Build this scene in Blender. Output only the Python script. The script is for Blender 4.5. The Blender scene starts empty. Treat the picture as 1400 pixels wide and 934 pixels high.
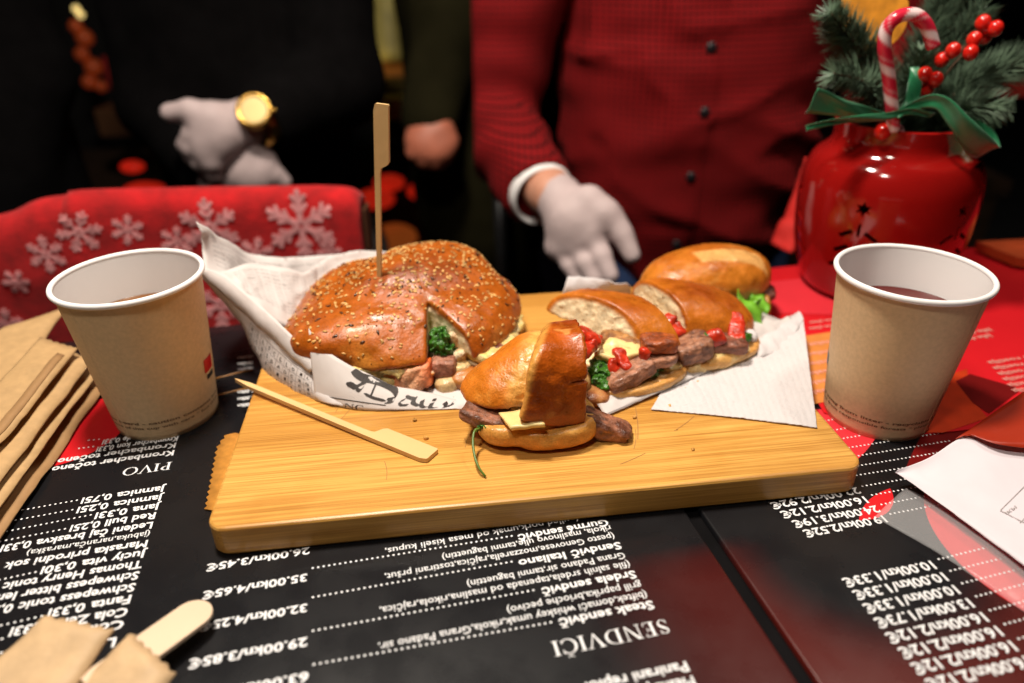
import bpy, math, random
import numpy as np
from mathutils import Vector, Matrix

# ------------------------------------------------------------------ camera, world, exposure
S = bpy.context.scene
COL = S.collection
CAM_F, CAM_P, CAM_R, CAM_H = 987.1, 0.5043, -0.0182, 0.2560      # focal (px of a 1400 wide frame), pitch, roll, height over the menu
cd = bpy.data.cameras.new('camera')
cam = bpy.data.objects.new('camera', cd); COL.objects.link(cam); S.camera = cam
cd.sensor_width = 36.0; cd.lens = CAM_F / 1400 * 36
cd.clip_start = 0.01; cd.clip_end = 200
_c, _s = math.cos(CAM_R), math.sin(CAM_R)
_fw = np.array([0, math.cos(CAM_P), -math.sin(CAM_P)])
_r0 = np.array([1.0, 0, 0]); _u0 = np.array([0, math.sin(CAM_P), math.cos(CAM_P)])
_rt = _c*_r0 + _s*_u0; _up = -_s*_r0 + _c*_u0
cam.matrix_world = Matrix(((_rt[0], _up[0], -_fw[0], 0), (_rt[1], _up[1], -_fw[1], 0), (_rt[2], _up[2], -_fw[2], CAM_H), (0, 0, 0, 1)))
cd.dof.use_dof = True; cd.dof.focus_distance = 0.385; cd.dof.aperture_fstop = 3.7

w = bpy.data.worlds.new('World'); S.world = w; w.use_nodes = True
nt = w.node_tree
sky = nt.nodes.new('ShaderNodeTexSky'); sky.sky_type = 'NISHITA'; sky.sun_disc = False
sky.sun_elevation = math.radians(-4); sky.sun_rotation = math.radians(200)
bg = nt.nodes['Background']; bg.inputs['Strength'].default_value = 0.05
nt.links.new(sky.outputs[0], bg.inputs['Color'])
S.view_settings.view_transform = 'Standard'; S.view_settings.look = 'None'
S.view_settings.exposure = 0.04; S.view_settings.gamma = 1.0
S.cycles.use_denoising = True
S.cycles.max_bounces = 8
S.cycles.sample_clamp_indirect = 6.0

KEY_POS, KEY_W = (-0.16, 0.40, 0.95), 13.0        # stall lamps that hang over the counter (out of frame)
FILL_POS, FILL_W = (-0.22, -0.12, 1.05), 4.2  # unseen fill lamp, added to brighten the fronts of things
BACK_POS, BACK_W = (0.50, 0.56, 1.00), 3.0

# ------------------------------------------------------------------ pixel helpers
def ray(x, y): return _fw + _rt*(x-700)/CAM_F - _up*(y-467)/CAM_F
def U(x, y, z=0.0):
    d = ray(x, y); return np.array([0, 0, CAM_H]) + d*(z-CAM_H)/d[2]
def UY(x, y, Y):
    d = ray(x, y); return np.array([0, 0, CAM_H]) + d*Y/d[1]
def V3(*a): return np.array(a, float)
rng = np.random.default_rng(7)

# ------------------------------------------------------------------ materials
def pm(name, col=(.5,.5,.5), rough=.5, metal=0, var=0.12, scale=40, bump=0.0, bscale=200, attr=False, trans=0, ior=1.45,
       coat=0, sss=0, sheen=0, spec=None, emit=None, estr=0, stretch=None, alpha=1, fleck=0):
    m = bpy.data.materials.new(name); m.use_nodes = True
    t = m.node_tree; p = t.nodes['Principled BSDF']
    tc = t.nodes.new('ShaderNodeTexCoord')
    src = tc.outputs['Object']
    if stretch:
        mp = t.nodes.new('ShaderNodeMapping'); mp.inputs['Scale'].default_value = stretch
        t.links.new(src, mp.inputs[0]); src = mp.outputs[0]
    no = t.nodes.new('ShaderNodeTexNoise'); no.inputs['Scale'].default_value = scale; no.inputs['Detail'].default_value = 5
    t.links.new(src, no.inputs['Vector'])
    mr = t.nodes.new('ShaderNodeMapRange'); mr.inputs['From Min'].default_value = .3; mr.inputs['From Max'].default_value = .7
    mr.inputs['To Min'].default_value = 1-var; mr.inputs['To Max'].default_value = 1+var
    t.links.new(no.outputs['Fac'], mr.inputs['Value'])
    mul = t.nodes.new('ShaderNodeVectorMath'); mul.operation = 'SCALE'
    if attr:
        at = t.nodes.new('ShaderNodeAttribute'); at.attribute_name = 'Col'
        t.links.new(at.outputs['Color'], mul.inputs[0])
    else:
        mul.inputs[0].default_value = col[:3]
    t.links.new(mr.outputs[0], mul.inputs['Scale'])
    if fleck:
        n2 = t.nodes.new('ShaderNodeTexNoise'); n2.inputs['Scale'].default_value = scale*7; n2.inputs['Detail'].default_value = 3; t.links.new(src, n2.inputs['Vector'])
        m2 = t.nodes.new('ShaderNodeMapRange'); m2.inputs['From Min'].default_value = .32; m2.inputs['From Max'].default_value = .68
        m2.inputs['To Min'].default_value = 1-fleck; m2.inputs['To Max'].default_value = 1+fleck; t.links.new(n2.outputs['Fac'], m2.inputs['Value'])
        mm = t.nodes.new('ShaderNodeMath'); mm.operation = 'MULTIPLY'; t.links.new(mr.outputs[0], mm.inputs[0]); t.links.new(m2.outputs[0], mm.inputs[1]); t.links.new(mm.outputs[0], mul.inputs['Scale'])
        rr = t.nodes.new('ShaderNodeMapRange'); rr.inputs['From Min'].default_value = .3; rr.inputs['From Max'].default_value = .7
        rr.inputs['To Min'].default_value = rough-.09; rr.inputs['To Max'].default_value = rough+.16; t.links.new(no.outputs['Fac'], rr.inputs['Value']); t.links.new(rr.outputs[0], p.inputs['Roughness'])
    t.links.new(mul.outputs[0], p.inputs['Base Color'])
    p.inputs['Roughness'].default_value = rough; p.inputs['Metallic'].default_value = metal
    p.inputs['IOR'].default_value = ior
    if trans: p.inputs['Transmission Weight'].default_value = trans
    if coat: p.inputs['Coat Weight'].default_value = coat; p.inputs['Coat Roughness'].default_value = .12
    if sss:
        p.inputs['Subsurface Weight'].default_value = sss; p.inputs['Subsurface Radius'].default_value = (1, .5, .25)
        p.inputs['Subsurface Scale'].default_value = .004
    if sheen: p.inputs['Sheen Weight'].default_value = sheen; p.inputs['Sheen Roughness'].default_value = .5
    if spec is not None: p.inputs['Specular IOR Level'].default_value = spec
    if alpha < 1: p.inputs['Alpha'].default_value = alpha
    if emit: p.inputs['Emission Color'].default_value = (*emit, 1); p.inputs['Emission Strength'].default_value = estr
    if bump:
        nb = t.nodes.new('ShaderNodeTexNoise'); nb.inputs['Scale'].default_value = bscale; nb.inputs['Detail'].default_value = 4
        t.links.new(src, nb.inputs['Vector'])
        bn = t.nodes.new('ShaderNodeBump'); bn.inputs['Strength'].default_value = bump; bn.inputs['Distance'].default_value = .001
        t.links.new(nb.outputs['Fac'], bn.inputs['Height']); t.links.new(bn.outputs[0], p.inputs['Normal'])
    return m

def wood_mat():
    m = bpy.data.materials.new('bamboo'); m.use_nodes = True; t = m.node_tree; L = t.links; p = t.nodes['Principled BSDF']
    tc = t.nodes.new('ShaderNodeTexCoord')
    def noise(sc, scale, det=4):
        mp = t.nodes.new('ShaderNodeMapping'); mp.inputs['Scale'].default_value = sc; L.new(tc.outputs['Object'], mp.inputs[0])
        n = t.nodes.new('ShaderNodeTexNoise'); n.inputs['Scale'].default_value = scale; n.inputs['Detail'].default_value = det
        L.new(mp.outputs[0], n.inputs['Vector']); return n.outputs['Fac']
    def ramp(v, a, b, ca, cb):
        r = t.nodes.new('ShaderNodeValToRGB'); r.color_ramp.elements[0].position = a; r.color_ramp.elements[1].position = b
        r.color_ramp.elements[0].color = (*ca, 1); r.color_ramp.elements[1].color = (*cb, 1); L.new(v, r.inputs[0]); return r.outputs[0]
    def mix(mode, f, a, b):
        x = t.nodes.new('ShaderNodeMix'); x.data_type = 'RGBA'; x.blend_type = mode
        x.inputs[0].default_value = f
        L.new(a, x.inputs[6]); L.new(b, x.inputs[7]); return x.outputs[2]
    g1 = ramp(noise((4, 160, 160), 3.0), .3, .7, (.58, .285, .060), (.80, .45, .115))
    g2 = ramp(noise((7, 900, 900), 2.0, 2), .30, .60, (.60, .50, .36), (1, 1, 1))
    g3 = ramp(noise((1.2, 34, 34), 1.0, 1), .38, .60, (.78, .70, .56), (1, 1, 1))
    g4 = ramp(noise((16, 16, 16), 1.0, 5), .30, .50, (.82, .70, .50), (1, 1, 1))
    c = mix('MULTIPLY', .9, g1, g2); c = mix('MULTIPLY', .8, c, g3); c = mix('MULTIPLY', .7, c, g4)
    L.new(c, p.inputs['Base Color']); p.inputs['Roughness'].default_value = .34
    bn = t.nodes.new('ShaderNodeBump'); bn.inputs['Strength'].default_value = .12; bn.inputs['Distance'].default_value = .0006
    L.new(g2, bn.inputs['Height']); L.new(bn.outputs[0], p.inputs['Normal'])
    return m

def check_mat():
    m = pm('red_check_cloth', (.20, .0035, .005), .9, var=.12, scale=20, spec=.2)
    t = m.node_tree; L = t.links; p = t.nodes['Principled BSDF']
    tc = t.nodes.new('ShaderNodeTexCoord'); sx = t.nodes.new('ShaderNodeSeparateXYZ'); L.new(tc.outputs['Object'], sx.inputs[0])
    outs = []
    for ax in ('X', 'Z'):
        a = t.nodes.new('ShaderNodeMath'); a.operation = 'MULTIPLY'; a.inputs[1].default_value = 2*math.pi/.0066; L.new(sx.outputs[ax], a.inputs[0])
        b = t.nodes.new('ShaderNodeMath'); b.operation = 'SINE'; L.new(a.outputs[0], b.inputs[0]); outs.append(b)
    mx = t.nodes.new('ShaderNodeMath'); mx.operation = 'MAXIMUM'; L.new(outs[0].outputs[0], mx.inputs[0]); L.new(outs[1].outputs[0], mx.inputs[1])
    r = t.nodes.new('ShaderNodeValToRGB'); r.color_ramp.elements[0].position = .55; r.color_ramp.elements[1].position = .9
    r.color_ramp.elements[0].color = (1, 1, 1, 1); r.color_ramp.elements[1].color = (.22, .10, .10, 1); L.new(mx.outputs[0], r.inputs[0])
    x = t.nodes.new('ShaderNodeMix'); x.data_type = 'RGBA'; x.blend_type = 'MULTIPLY'; x.inputs[0].default_value = 1
    prev = p.inputs['Base Color'].links[0].from_socket
    L.new(prev, x.inputs[6]); L.new(r.outputs[0], x.inputs[7]); L.new(x.outputs[2], p.inputs['Base Color'])
    return m

def menu_mat():
    """black laminate whose print has a soft dark maroon area"""
    m = bpy.data.materials.new('menu_black'); m.use_nodes = True; t = m.node_tree; L = t.links; p = t.nodes['Principled BSDF']
    at = t.nodes.new('ShaderNodeAttribute'); at.attribute_name = 'Col'
    tc = t.nodes.new('ShaderNodeTexCoord')
    n = t.nodes.new('ShaderNodeTexNoise'); n.inputs['Scale'].default_value = 45; n.inputs['Detail'].default_value = 6; L.new(tc.outputs['Object'], n.inputs['Vector'])
    r = t.nodes.new('ShaderNodeValToRGB'); r.color_ramp.elements[0].position = .36; r.color_ramp.elements[1].position = .6
    r.color_ramp.elements[0].color = (.25, .25, .25, 1); r.color_ramp.elements[1].color = (.30, .30, .30, 1); L.new(n.outputs['Fac'], r.inputs[0])
    L.new(at.outputs['Color'], p.inputs['Base Color'])
    L.new(r.outputs[0], p.inputs['Roughness'])
    n2 = t.nodes.new('ShaderNodeTexNoise'); n2.inputs['Scale'].default_value = 900; L.new(tc.outputs['Object'], n2.inputs['Vector'])
    bn = t.nodes.new('ShaderNodeBump'); bn.inputs['Strength'].default_value = .05; bn.inputs['Distance'].default_value = .0005
    L.new(n2.outputs['Fac'], bn.inputs['Height']); L.new(bn.outputs[0], p.inputs['Normal'])
    return m

def cane_mat():
    m = pm('candy_stripe', (.8, .75, .75), .15)
    t = m.node_tree; p = t.nodes['Principled BSDF']
    at = t.nodes.new('ShaderNodeAttribute'); at.attribute_name = 'Col'
    t.links.new(at.outputs['Color'], p.inputs['Base Color'])
    return m

M = dict(
    bamboo=wood_mat(), check=check_mat(), menu=menu_mat(), cane=cane_mat(),
    crust=pm('bread_crust', rough=.33, attr=True, var=.22, scale=110, bump=.30, bscale=700, coat=.04, fleck=.16),
    crustm=pm('bread_crust_satin', rough=.32, attr=True, var=.19, scale=140, bump=.36, bscale=800, coat=.05, fleck=.14),
    food=pm('moist_filling', rough=.42, attr=True, var=.38, scale=330, bump=.9, bscale=700, coat=.08, sss=.08),
    cheese=pm('cheese', (.78, .58, .24), .35, var=.08, scale=120, bump=.1, sss=.15),
    pepper=pm('red_pepper', (.50, .030, .010), .28, var=.45, scale=220, bump=.35, bscale=500, coat=.1),
    herb=pm('rocket_leaf', (.035, .13, .012), .3, var=.5, scale=260, bump=.6, bscale=500),
    stem=pm('rocket_stem', (.10, .17, .02), .35, var=.2),
    seed=pm('sesame', (.60, .34, .11), .35, var=.4, scale=80), seedd=pm('flax', (.06, .022, .008), .25, var=.3),
    pick=pm('pick_bamboo', (.66, .43, .19), .5, var=.13, scale=12, stretch=(1, 1, 1), bump=.1, bscale=300),
    paper=pm('greaseproof_paper', (.77, .72, .71), .55, var=.05, scale=30, bump=.1, bscale=160, spec=.3),
    tissue=pm('tissue', (.74, .70, .71), .9, var=.03, bump=.5, bscale=700),
    white=pm('white_card', (.82, .80, .80), .5, var=.03, scale=20),
    ink=pm('ink', (.022, .014, .012), .6), inkg=pm('grey_ink', (.35, .31, .31), .7),
    kraft=pm('kraft_card', (.66, .47, .27), .6, var=.07, scale=420, bump=.08, bscale=600),
    kraftp=pm('kraft_paper', (.47, .295, .135), .62, var=.10, scale=160, bump=.2, bscale=400),
    kraftd=pm('kraft_print', (.17, .09, .04), .6),
    tea=pm('tea', (.16, .06, .012), .04, var=.05, coat=.3), wine=pm('mulled_wine', (.10, .012, .010), .04, var=.05, coat=.3),
    stirrer=pm('birch', (.68, .51, .36), .55, var=.07, scale=18, bump=.08),
    txt=pm('white_print', (.82, .82, .84), .35, var=0), red=pm('red_print', (.60, .012, .018), .3, var=.06, scale=12),
    dred=pm('dark_red_print', (.16, .006, .006), .3, var=.15, scale=30), orange=pm('orange_print', (.62, .22, .05), .4, var=.12, scale=60),
    pink=pm('pink_print', (.72, .035, .05), .35, var=.08, scale=14),
    glaze=pm('red_glaze', (.28, .006, .005), .09, var=.08, scale=12, coat=.6), hollow=pm('lantern_inside', (.05, .004, .003), .6),
    needle=pm('fir_needle', (.10, .155, .10), .5, var=.5, scale=70), twig=pm('twig', (.10, .055, .03), .8),
    berry=pm('berry', (.58, .014, .008), .12, var=.1, coat=.5), ribbon=pm('satin_ribbon', (.010, .17, .065), .3, var=.1, sheen=.4, spec=.6),
    slice=pm('dried_orange', (.62, .24, .02), .5, var=.3, scale=90),
    fleece=pm('red_fleece', (.40, .004, .006), .95, var=.3, scale=60, bump=.6, bscale=300, sheen=.08),
    flake=pm('fleece_snowflake', (.66, .27, .28), .95, var=.2, scale=150, bump=.5, bscale=300),
    coat=pm('black_coat', (.0032, .0028, .0030), .95, var=.2, spec=.04), coat2=pm('dark_coat', (.014, .012, .011), .75, var=.3, scale=9),
    olive=pm('olive_coat', (.014, .012, .005), .95, var=.3, scale=12, spec=.05), greyt=pm('charcoal_trousers', (.05, .045, .045), .85),
    jeans=pm('blue_jeans', (.02, .045, .13), .8, var=.2, scale=60), skin=pm('skin', (.55, .26, .17), .5, var=.08, sss=.1),
    skinr=pm('ruddy_skin', (.55, .17, .10), .5, var=.1), hair=pm('hair', (.03, .018, .01), .6),
    glove=pm('white_glove', (.50, .395, .395), .65, var=.06, scale=60, bump=.3, bscale=150),
    button=pm('black_button', (.012, .010, .012), .3), gold=pm('gold', (.75, .43, .10), .24, metal=1, var=.05),
    dial=pm('watch_dial', (.50, .36, .15), .38, metal=.4, var=.05), black=pm('black_plastic', (.012, .012, .013), .35),
    steel=pm('steel', (.4, .4, .42), .3, metal=1), table=pm('table_wood', (.004, .0035, .004), .8, var=.3, spec=.08),
    paving=pm('paving', (.05, .05, .05), .9, var=.3, scale=4), chair=pm('chair_wood', (.10, .04, .02), .5),
    film=pm('clear_film', (.92, .92, .95), .12, var=0, alpha=.12, spec=.8),
    bulb=pm('lamp_glass', (1, .8, .5), .2, emit=(1, .78, .5), estr=14), shade=pm('lamp_shade', (.02, .02, .02), .5),
    glow_r=pm('lit_red_lantern', (.5, .01, .01), .3, emit=(1, .03, .01), estr=.30),
    glow_o=pm('bauble_glow', (.40, .08, .02), .3, emit=(1, .10, .02), estr=.06),  # faint glow painted onto the hanging baubles, which are no lamps
    glow_g=pm('fairy_bulb_bauble_glint', (.9, .7, .3), .3, emit=(1, .72, .25), estr=1.0),  # real light for the fairy bulbs, painted glint for the golden bauble
    boxy=pm('olive_box', (.40, .33, .06), .6, emit=None), boxr=pm('red_box', (.35, .02, .02), .5), shelf=pm('stall_wood', (.05, .025, .012), .7, var=.3),
    blue=pm('blue_card', (.06, .22, .34), .5), yel=pm('yellow_card', (.6, .5, .14), .5), brown=pm('tray_wood', (.12, .05, .02), .6),
)

def translucent(m, fac, col):
    t = m.node_tree; out = next(n for n in t.nodes if n.type == 'OUTPUT_MATERIAL'); p = t.nodes['Principled BSDF']
    tr = t.nodes.new('ShaderNodeBsdfTranslucent'); tr.inputs['Color'].default_value = (*col, 1); mx = t.nodes.new('ShaderNodeMixShader'); mx.inputs[0].default_value = fac
    t.links.new(p.outputs[0], mx.inputs[1]); t.links.new(tr.outputs[0], mx.inputs[2]); t.links.new(mx.outputs[0], out.inputs['Surface'])
translucent(M['paper'], .28, (.75, .68, .62)); translucent(M['tissue'], .2, (.7, .65, .65))

# ------------------------------------------------------------------ object helpers
def tag(o, label=None, cat=None, group=None, kind=None):
    if label: o['label'] = label
    if cat: o['category'] = cat
    if group: o['group'] = group
    if kind: o['kind'] = kind
    return o
def thing(name, label, cat, loc=(0, 0, 0), group=None):
    o = bpy.data.objects.new(name, None); COL.objects.link(o); o.location = [float(x) for x in loc]; o.empty_display_size = .02
    tag(o, label, cat, group); return o
def wloc(o):
    l = Vector((0, 0, 0))
    while o is not None: l = l + o.location; o = o.parent
    return np.array(l)
def mk(name, verts, faces, mat, parent=None, smooth=True, col=None, mats=None, fm=None):
    """one mesh object; verts are world coordinates (things are only translated, never rotated)"""
    v = np.asarray(verts, float)
    base = wloc(parent) if parent is not None else np.zeros(3)
    org = v.mean(0) if parent is None and len(v) else base
    me = bpy.data.meshes.new(name)
    me.from_pydata((v-org).tolist(), [], [tuple(int(i) for i in f) for f in faces])
    for m_ in (mats or [mat]): me.materials.append(m_)
    if fm is not None: me.polygons.foreach_set('material_index', np.asarray(fm, np.int32))
    me.polygons.foreach_set('use_smooth', [bool(smooth)]*len(me.polygons))
    if col is not None:
        a = me.color_attributes.new('Col', 'FLOAT_COLOR', 'POINT')
        c4 = np.ones((len(v), 4), np.float32); c4[:, :3] = col
        a.data.foreach_set('color', c4.ravel())
    me.update()
    o = bpy.data.objects.new(name, me); COL.objects.link(o)
    if parent is not None: o.parent = parent
    else: o.location = org.tolist()
    return o
class MB:
    def __init__(s): s.v = []; s.f = []; s.c = []
    def add(s, v, f, c=None):
        n = len(s.v); s.v.extend([tuple(map(float, p)) for p in v]); s.f.extend([tuple(int(i)+n for i in q) for q in f])
        if c is not None:
            c = np.asarray(c, float)
            s.c.extend([tuple(c)]*len(v) if c.ndim == 1 else [tuple(x) for x in c])
        return s
    def build(s, name, mat, parent=None, smooth=True):
        return mk(name, s.v, s.f, mat, parent, smooth, s.c if s.c else None)
def box(c, h, rot=0.0, R=None):
    c = V3(*c); P = np.array([[x, y, z] for x in (-1, 1) for y in (-1, 1) for z in (-1, 1)])*np.asarray(h)
    if R is None:
        R = np.array([[math.cos(rot), -math.sin(rot), 0], [math.sin(rot), math.cos(rot), 0], [0, 0, 1]])
    return P@np.asarray(R).T + c, [(0, 1, 3, 2), (4, 6, 7, 5), (0, 4, 5, 1), (2, 3, 7, 6), (0, 2, 6, 4), (1, 5, 7, 3)]
def tube(path, r, n=10, cap=True):
    P = np.asarray(path, float); k = len(P); r = np.broadcast_to(np.asarray(r, float), (k,))
    T = np.gradient(P, axis=0); T /= np.linalg.norm(T, axis=1)[:, None]+1e-12
    a = np.cross(T[0], [0, 0, 1.0]);
    if np.linalg.norm(a) < .1: a = np.cross(T[0], [1.0, 0, 0])
    v = []
    for i in range(k):
        a = a - T[i]*(a@T[i]); a /= np.linalg.norm(a); b = np.cross(T[i], a)
        for j in range(n):
            t = 2*math.pi*j/n; v.append(P[i]+r[i]*(a*math.cos(t)+b*math.sin(t)))
    f = [(i*n+j, i*n+(j+1) % n, (i+1)*n+(j+1) % n, (i+1)*n+j) for i in range(k-1) for j in range(n)]
    if cap: f += [tuple(range(n-1, -1, -1)), tuple((k-1)*n+j for j in range(n))]
    return v, f
def lathe(c, prof, n=64, close=False):
    c = V3(*c); v = []
    for (r, z) in prof:
        for j in range(n):
            t = 2*math.pi*j/n; v.append(c+V3(r*math.cos(t), r*math.sin(t), z))
    k = len(prof); f = []
    for i in range(k-1 if not close else k):
        for j in range(n):
            a, b = i, (i+1) % k; f.append((a*n+j, a*n+(j+1) % n, b*n+(j+1) % n, b*n+j))
    return v, f
def sphere(c, r, n=12, m=8, scale=(1, 1, 1)):
    v = []; f = []
    for i in range(m+1):
        p = math.pi*i/m
        for j in range(n):
            t = 2*math.pi*j/n; v.append(V3(*c)+r*V3(math.sin(p)*math.cos(t)*scale[0], math.sin(p)*math.sin(t)*scale[1], math.cos(p)*scale[2]))
    for i in range(m):
        for j in range(n): f.append((i*n+j, (i+1)*n+j, (i+1)*n+(j+1) % n, i*n+(j+1) % n))
    return v, f
def prism(poly, z0, z1):
    n = len(poly); v = [(p[0], p[1], z0) for p in poly]+[(p[0], p[1], z1) for p in poly]
    return v, [tuple(range(n-1, -1, -1)), tuple(range(n, 2*n))]+[(i, (i+1) % n, n+(i+1) % n, n+i) for i in range(n)]
def thick(G, th):
    """closed sheet from a grid of points G[nu,nv,3]"""
    G = np.asarray(G, float); nu, nv = G.shape[:2]
    du = np.gradient(G, axis=0); dv = np.gradient(G, axis=1); N = np.cross(du, dv); N /= np.linalg.norm(N, axis=2)[..., None]+1e-12
    A = (G+N*th/2).reshape(-1, 3); B = (G-N*th/2).reshape(-1, 3); m = nu*nv
    idx = np.arange(m).reshape(nu, nv); f = []
    for i in range(nu-1):
        for j in range(nv-1):
            q = (idx[i, j], idx[i+1, j], idx[i+1, j+1], idx[i, j+1]); f.append(q); f.append(tuple(m+k for k in q[::-1]))
    ring = list(idx[:, 0])+list(idx[-1, 1:])+list(idx[-2::-1, -1])+list(idx[0, -2:0:-1])
    for k in range(len(ring)):
        a, b = ring[k], ring[(k+1) % len(ring)]; f.append((b, a, a+m, b+m))
    return np.concatenate([A, B]), f
def resamp(pts, n):
    P = np.asarray(pts, float); d = np.r_[0, np.cumsum(np.linalg.norm(np.diff(P, axis=0), axis=1))]
    # catmull-rom through the points
    t = np.linspace(0, d[-1], n); out = []
    for x in t:
        i = min(max(np.searchsorted(d, x)-1, 0), len(P)-2); u = (x-d[i])/(d[i+1]-d[i]+1e-12)
        p0 = P[i-1] if i > 0 else 2*P[i]-P[i+1]; p3 = P[i+2] if i+2 < len(P) else 2*P[i+1]-P[i]
        p1, p2 = P[i], P[i+1]
        out.append(.5*((2*p1)+(-p0+p2)*u+(2*p0-5*p1+4*p2-p3)*u*u+(-p0+3*p1-3*p2+p3)*u**3))
    return np.array(out)

# ------------------------------------------------------------------ noise and implicit surfaces
def _hash(i, j, k, s):
    h = (i.astype(np.int64)*374761393 + j.astype(np.int64)*668265263 + k.astype(np.int64)*2147483647 + s*974711) & 0x7fffffff
    h = ((h ^ (h >> 13))*1274126177) & 0x7fffffff
    h = h ^ (h >> 16)
    return (h & 0xffff)/65535.0
def vn(P, freq, seed=0):
    """value noise in -1..1"""
    Q = np.asarray(P)*freq; I = np.floor(Q); F = Q-I; F = F*F*(3-2*F); I = I.astype(np.int64)
    r = 0
    for dx in (0, 1):
        wx = F[..., 0] if dx else 1-F[..., 0]
        for dy in (0, 1):
            wy = F[..., 1] if dy else 1-F[..., 1]
            for dz in (0, 1):
                wz = F[..., 2] if dz else 1-F[..., 2]
                r = r + wx*wy*wz*_hash(I[..., 0]+dx, I[..., 1]+dy, I[..., 2]+dz, seed)
    return 2*r-1
def fbm(P, f, seed=0, o=3):
    return sum(vn(P, f*2**k, seed+k)/2**k for k in range(o))/1.75
def smin(a, b, k):
    h = np.clip(.5+.5*(b-a)/k, 0, 1); return b+(a-b)*h-k*h*(1-h)
def smax(a, b, k): return -smin(-a, -b, k)
def cap(P, a, b, r1, r2=None):
    r2 = r1 if r2 is None else r2
    a, b = V3(*a), V3(*b); ba = b-a; pa = P-a
    h = np.clip((pa@ba)/(ba@ba+1e-12), 0, 1)
    return np.linalg.norm(pa-h[..., None]*ba, axis=-1)-(r1+(r2-r1)*h)
def rotm(yaw=0, pitch=0, roll=0):
    cy, sy, cp, sp, cr, sr = math.cos(yaw), math.sin(yaw), math.cos(pitch), math.sin(pitch), math.cos(roll), math.sin(roll)
    Rz = np.array([[cy, -sy, 0], [sy, cy, 0], [0, 0, 1]]); Ry = np.array([[cp, 0, -sp], [0, 1, 0], [sp, 0, cp]]); Rx = np.array([[1, 0, 0], [0, cr, -sr], [0, sr, cr]])
    return Rz@Ry@Rx                       # columns: local axes in world
def ell(P, c, r, R=None, pw=2.0):
    Q = P-V3(*c)
    if R is not None: Q = Q@R
    r = V3(*r)
    if pw == 2.0:
        k0 = np.linalg.norm(Q/r, axis=-1); k1 = np.linalg.norm(Q/(r*r), axis=-1)+1e-9
        return k0*(k0-1)/k1
    k0 = (np.abs(Q/r)**pw).sum(-1)**(1/pw)
    g = np.linalg.norm((np.abs(Q/r)**(pw-1))/r, axis=-1)/(k0**(pw-1)+1e-9)+1e-9
    return (k0-1)/g
def rbox(P, c, h, r, R=None):
    Q = P-V3(*c)
    if R is not None: Q = Q@R
    q = np.abs(Q)-(V3(*h)-r)
    return np.linalg.norm(np.maximum(q, 0), axis=-1)+np.minimum(q.max(-1), 0)-r
def plane(P, p, n):
    n = V3(*n); n = n/np.linalg.norm(n); return (P-V3(*p))@n
def snets(f, lo, hi, res):
    lo, hi = V3(*lo), V3(*hi); n = np.maximum(np.ceil((hi-lo)/res).astype(int)+1, 4)
    ax = [lo[i]+res*np.arange(n[i]) for i in range(3)]
    G = np.stack(np.meshgrid(*ax, indexing='ij'), -1)
    D = f(G); ins = D < 0
    for sl in ((0, slice(None), slice(None)), (-1, slice(None), slice(None)), (slice(None), 0, slice(None)), (slice(None), -1, slice(None)), (slice(None), slice(None), 0), (slice(None), slice(None), -1)):
        ins[sl] = False
    D = np.where(ins, np.minimum(D, -1e-9), np.maximum(D, 1e-9))
    c = tuple(np.array(x) for x in n-1)
    acc = np.zeros((*[int(x) for x in c], 3)); cnt = np.zeros([int(x) for x in c])
    def sub(A, o): return A[o[0]:o[0]+int(c[0]), o[1]:o[1]+int(c[1]), o[2]:o[2]+int(c[2])]
    for a in range(3):
        e = [0, 0, 0]; e[a] = 1; o1, o2 = [i for i in range(3) if i != a]
        for p in (0, 1):
            for q in (0, 1):
                o = [0, 0, 0]; o[o1] = p; o[o2] = q; o_ = [o[i]+e[i] for i in range(3)]
                d0, d1 = sub(D, o), sub(D, o_); cr = (d0 < 0) != (d1 < 0)
                t = np.where(cr, d0/np.where(cr, d0-d1, 1), 0)
                for k in range(3):
                    acc[..., k] += np.where(cr, o[k]+(t if k == a else 0), 0)
                cnt += cr
    on = cnt > 0; ids = -np.ones(on.shape, np.int64); ids[on] = np.arange(on.sum())
    cell = np.argwhere(on); V = lo+res*(cell+acc[on]/cnt[on][:, None])
    F = []
    for a in range(3):
        o1, o2 = [(1, 2), (2, 0), (0, 1)][a]
        s0 = [slice(None)]*3; s1 = [slice(None)]*3; s0[a] = slice(0, -1); s1[a] = slice(1, None)
        i0, i1 = ins[tuple(s0)], ins[tuple(s1)]
        E = np.argwhere(i0 != i1); flip = i0[tuple(E.T)]
        ok = (E[:, o1] > 0) & (E[:, o2] > 0) & (E[:, o1] < n[o1]-1) & (E[:, o2] < n[o2]-1); E = E[ok]; flip = flip[ok]
        def gid(d1, d2):
            X = E.copy(); X[:, o1] -= d1; X[:, o2] -= d2; return ids[tuple(X.T)]
        Q = np.stack([gid(1, 1), gid(0, 1), gid(0, 0), gid(1, 0)], 1)
        Q[~flip] = Q[~flip][:, ::-1]; F.append(Q)
    return V, np.concatenate(F)
def iso(name, f, lo, hi, res, mat, parent=None, colf=None, smooth=True):
    Vv, Ff = snets(f, lo, hi, res)
    return mk(name, Vv, Ff, mat, parent, smooth, colf(Vv) if colf else None)
def sstep(a, b, x):
    t = np.clip((x-a)/(b-a), 0, 1); return t*t*(3-2*t)
def mixc(a, b, t): return np.asarray(a)*(1-t[..., None])+np.asarray(b)*t[..., None]

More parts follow.
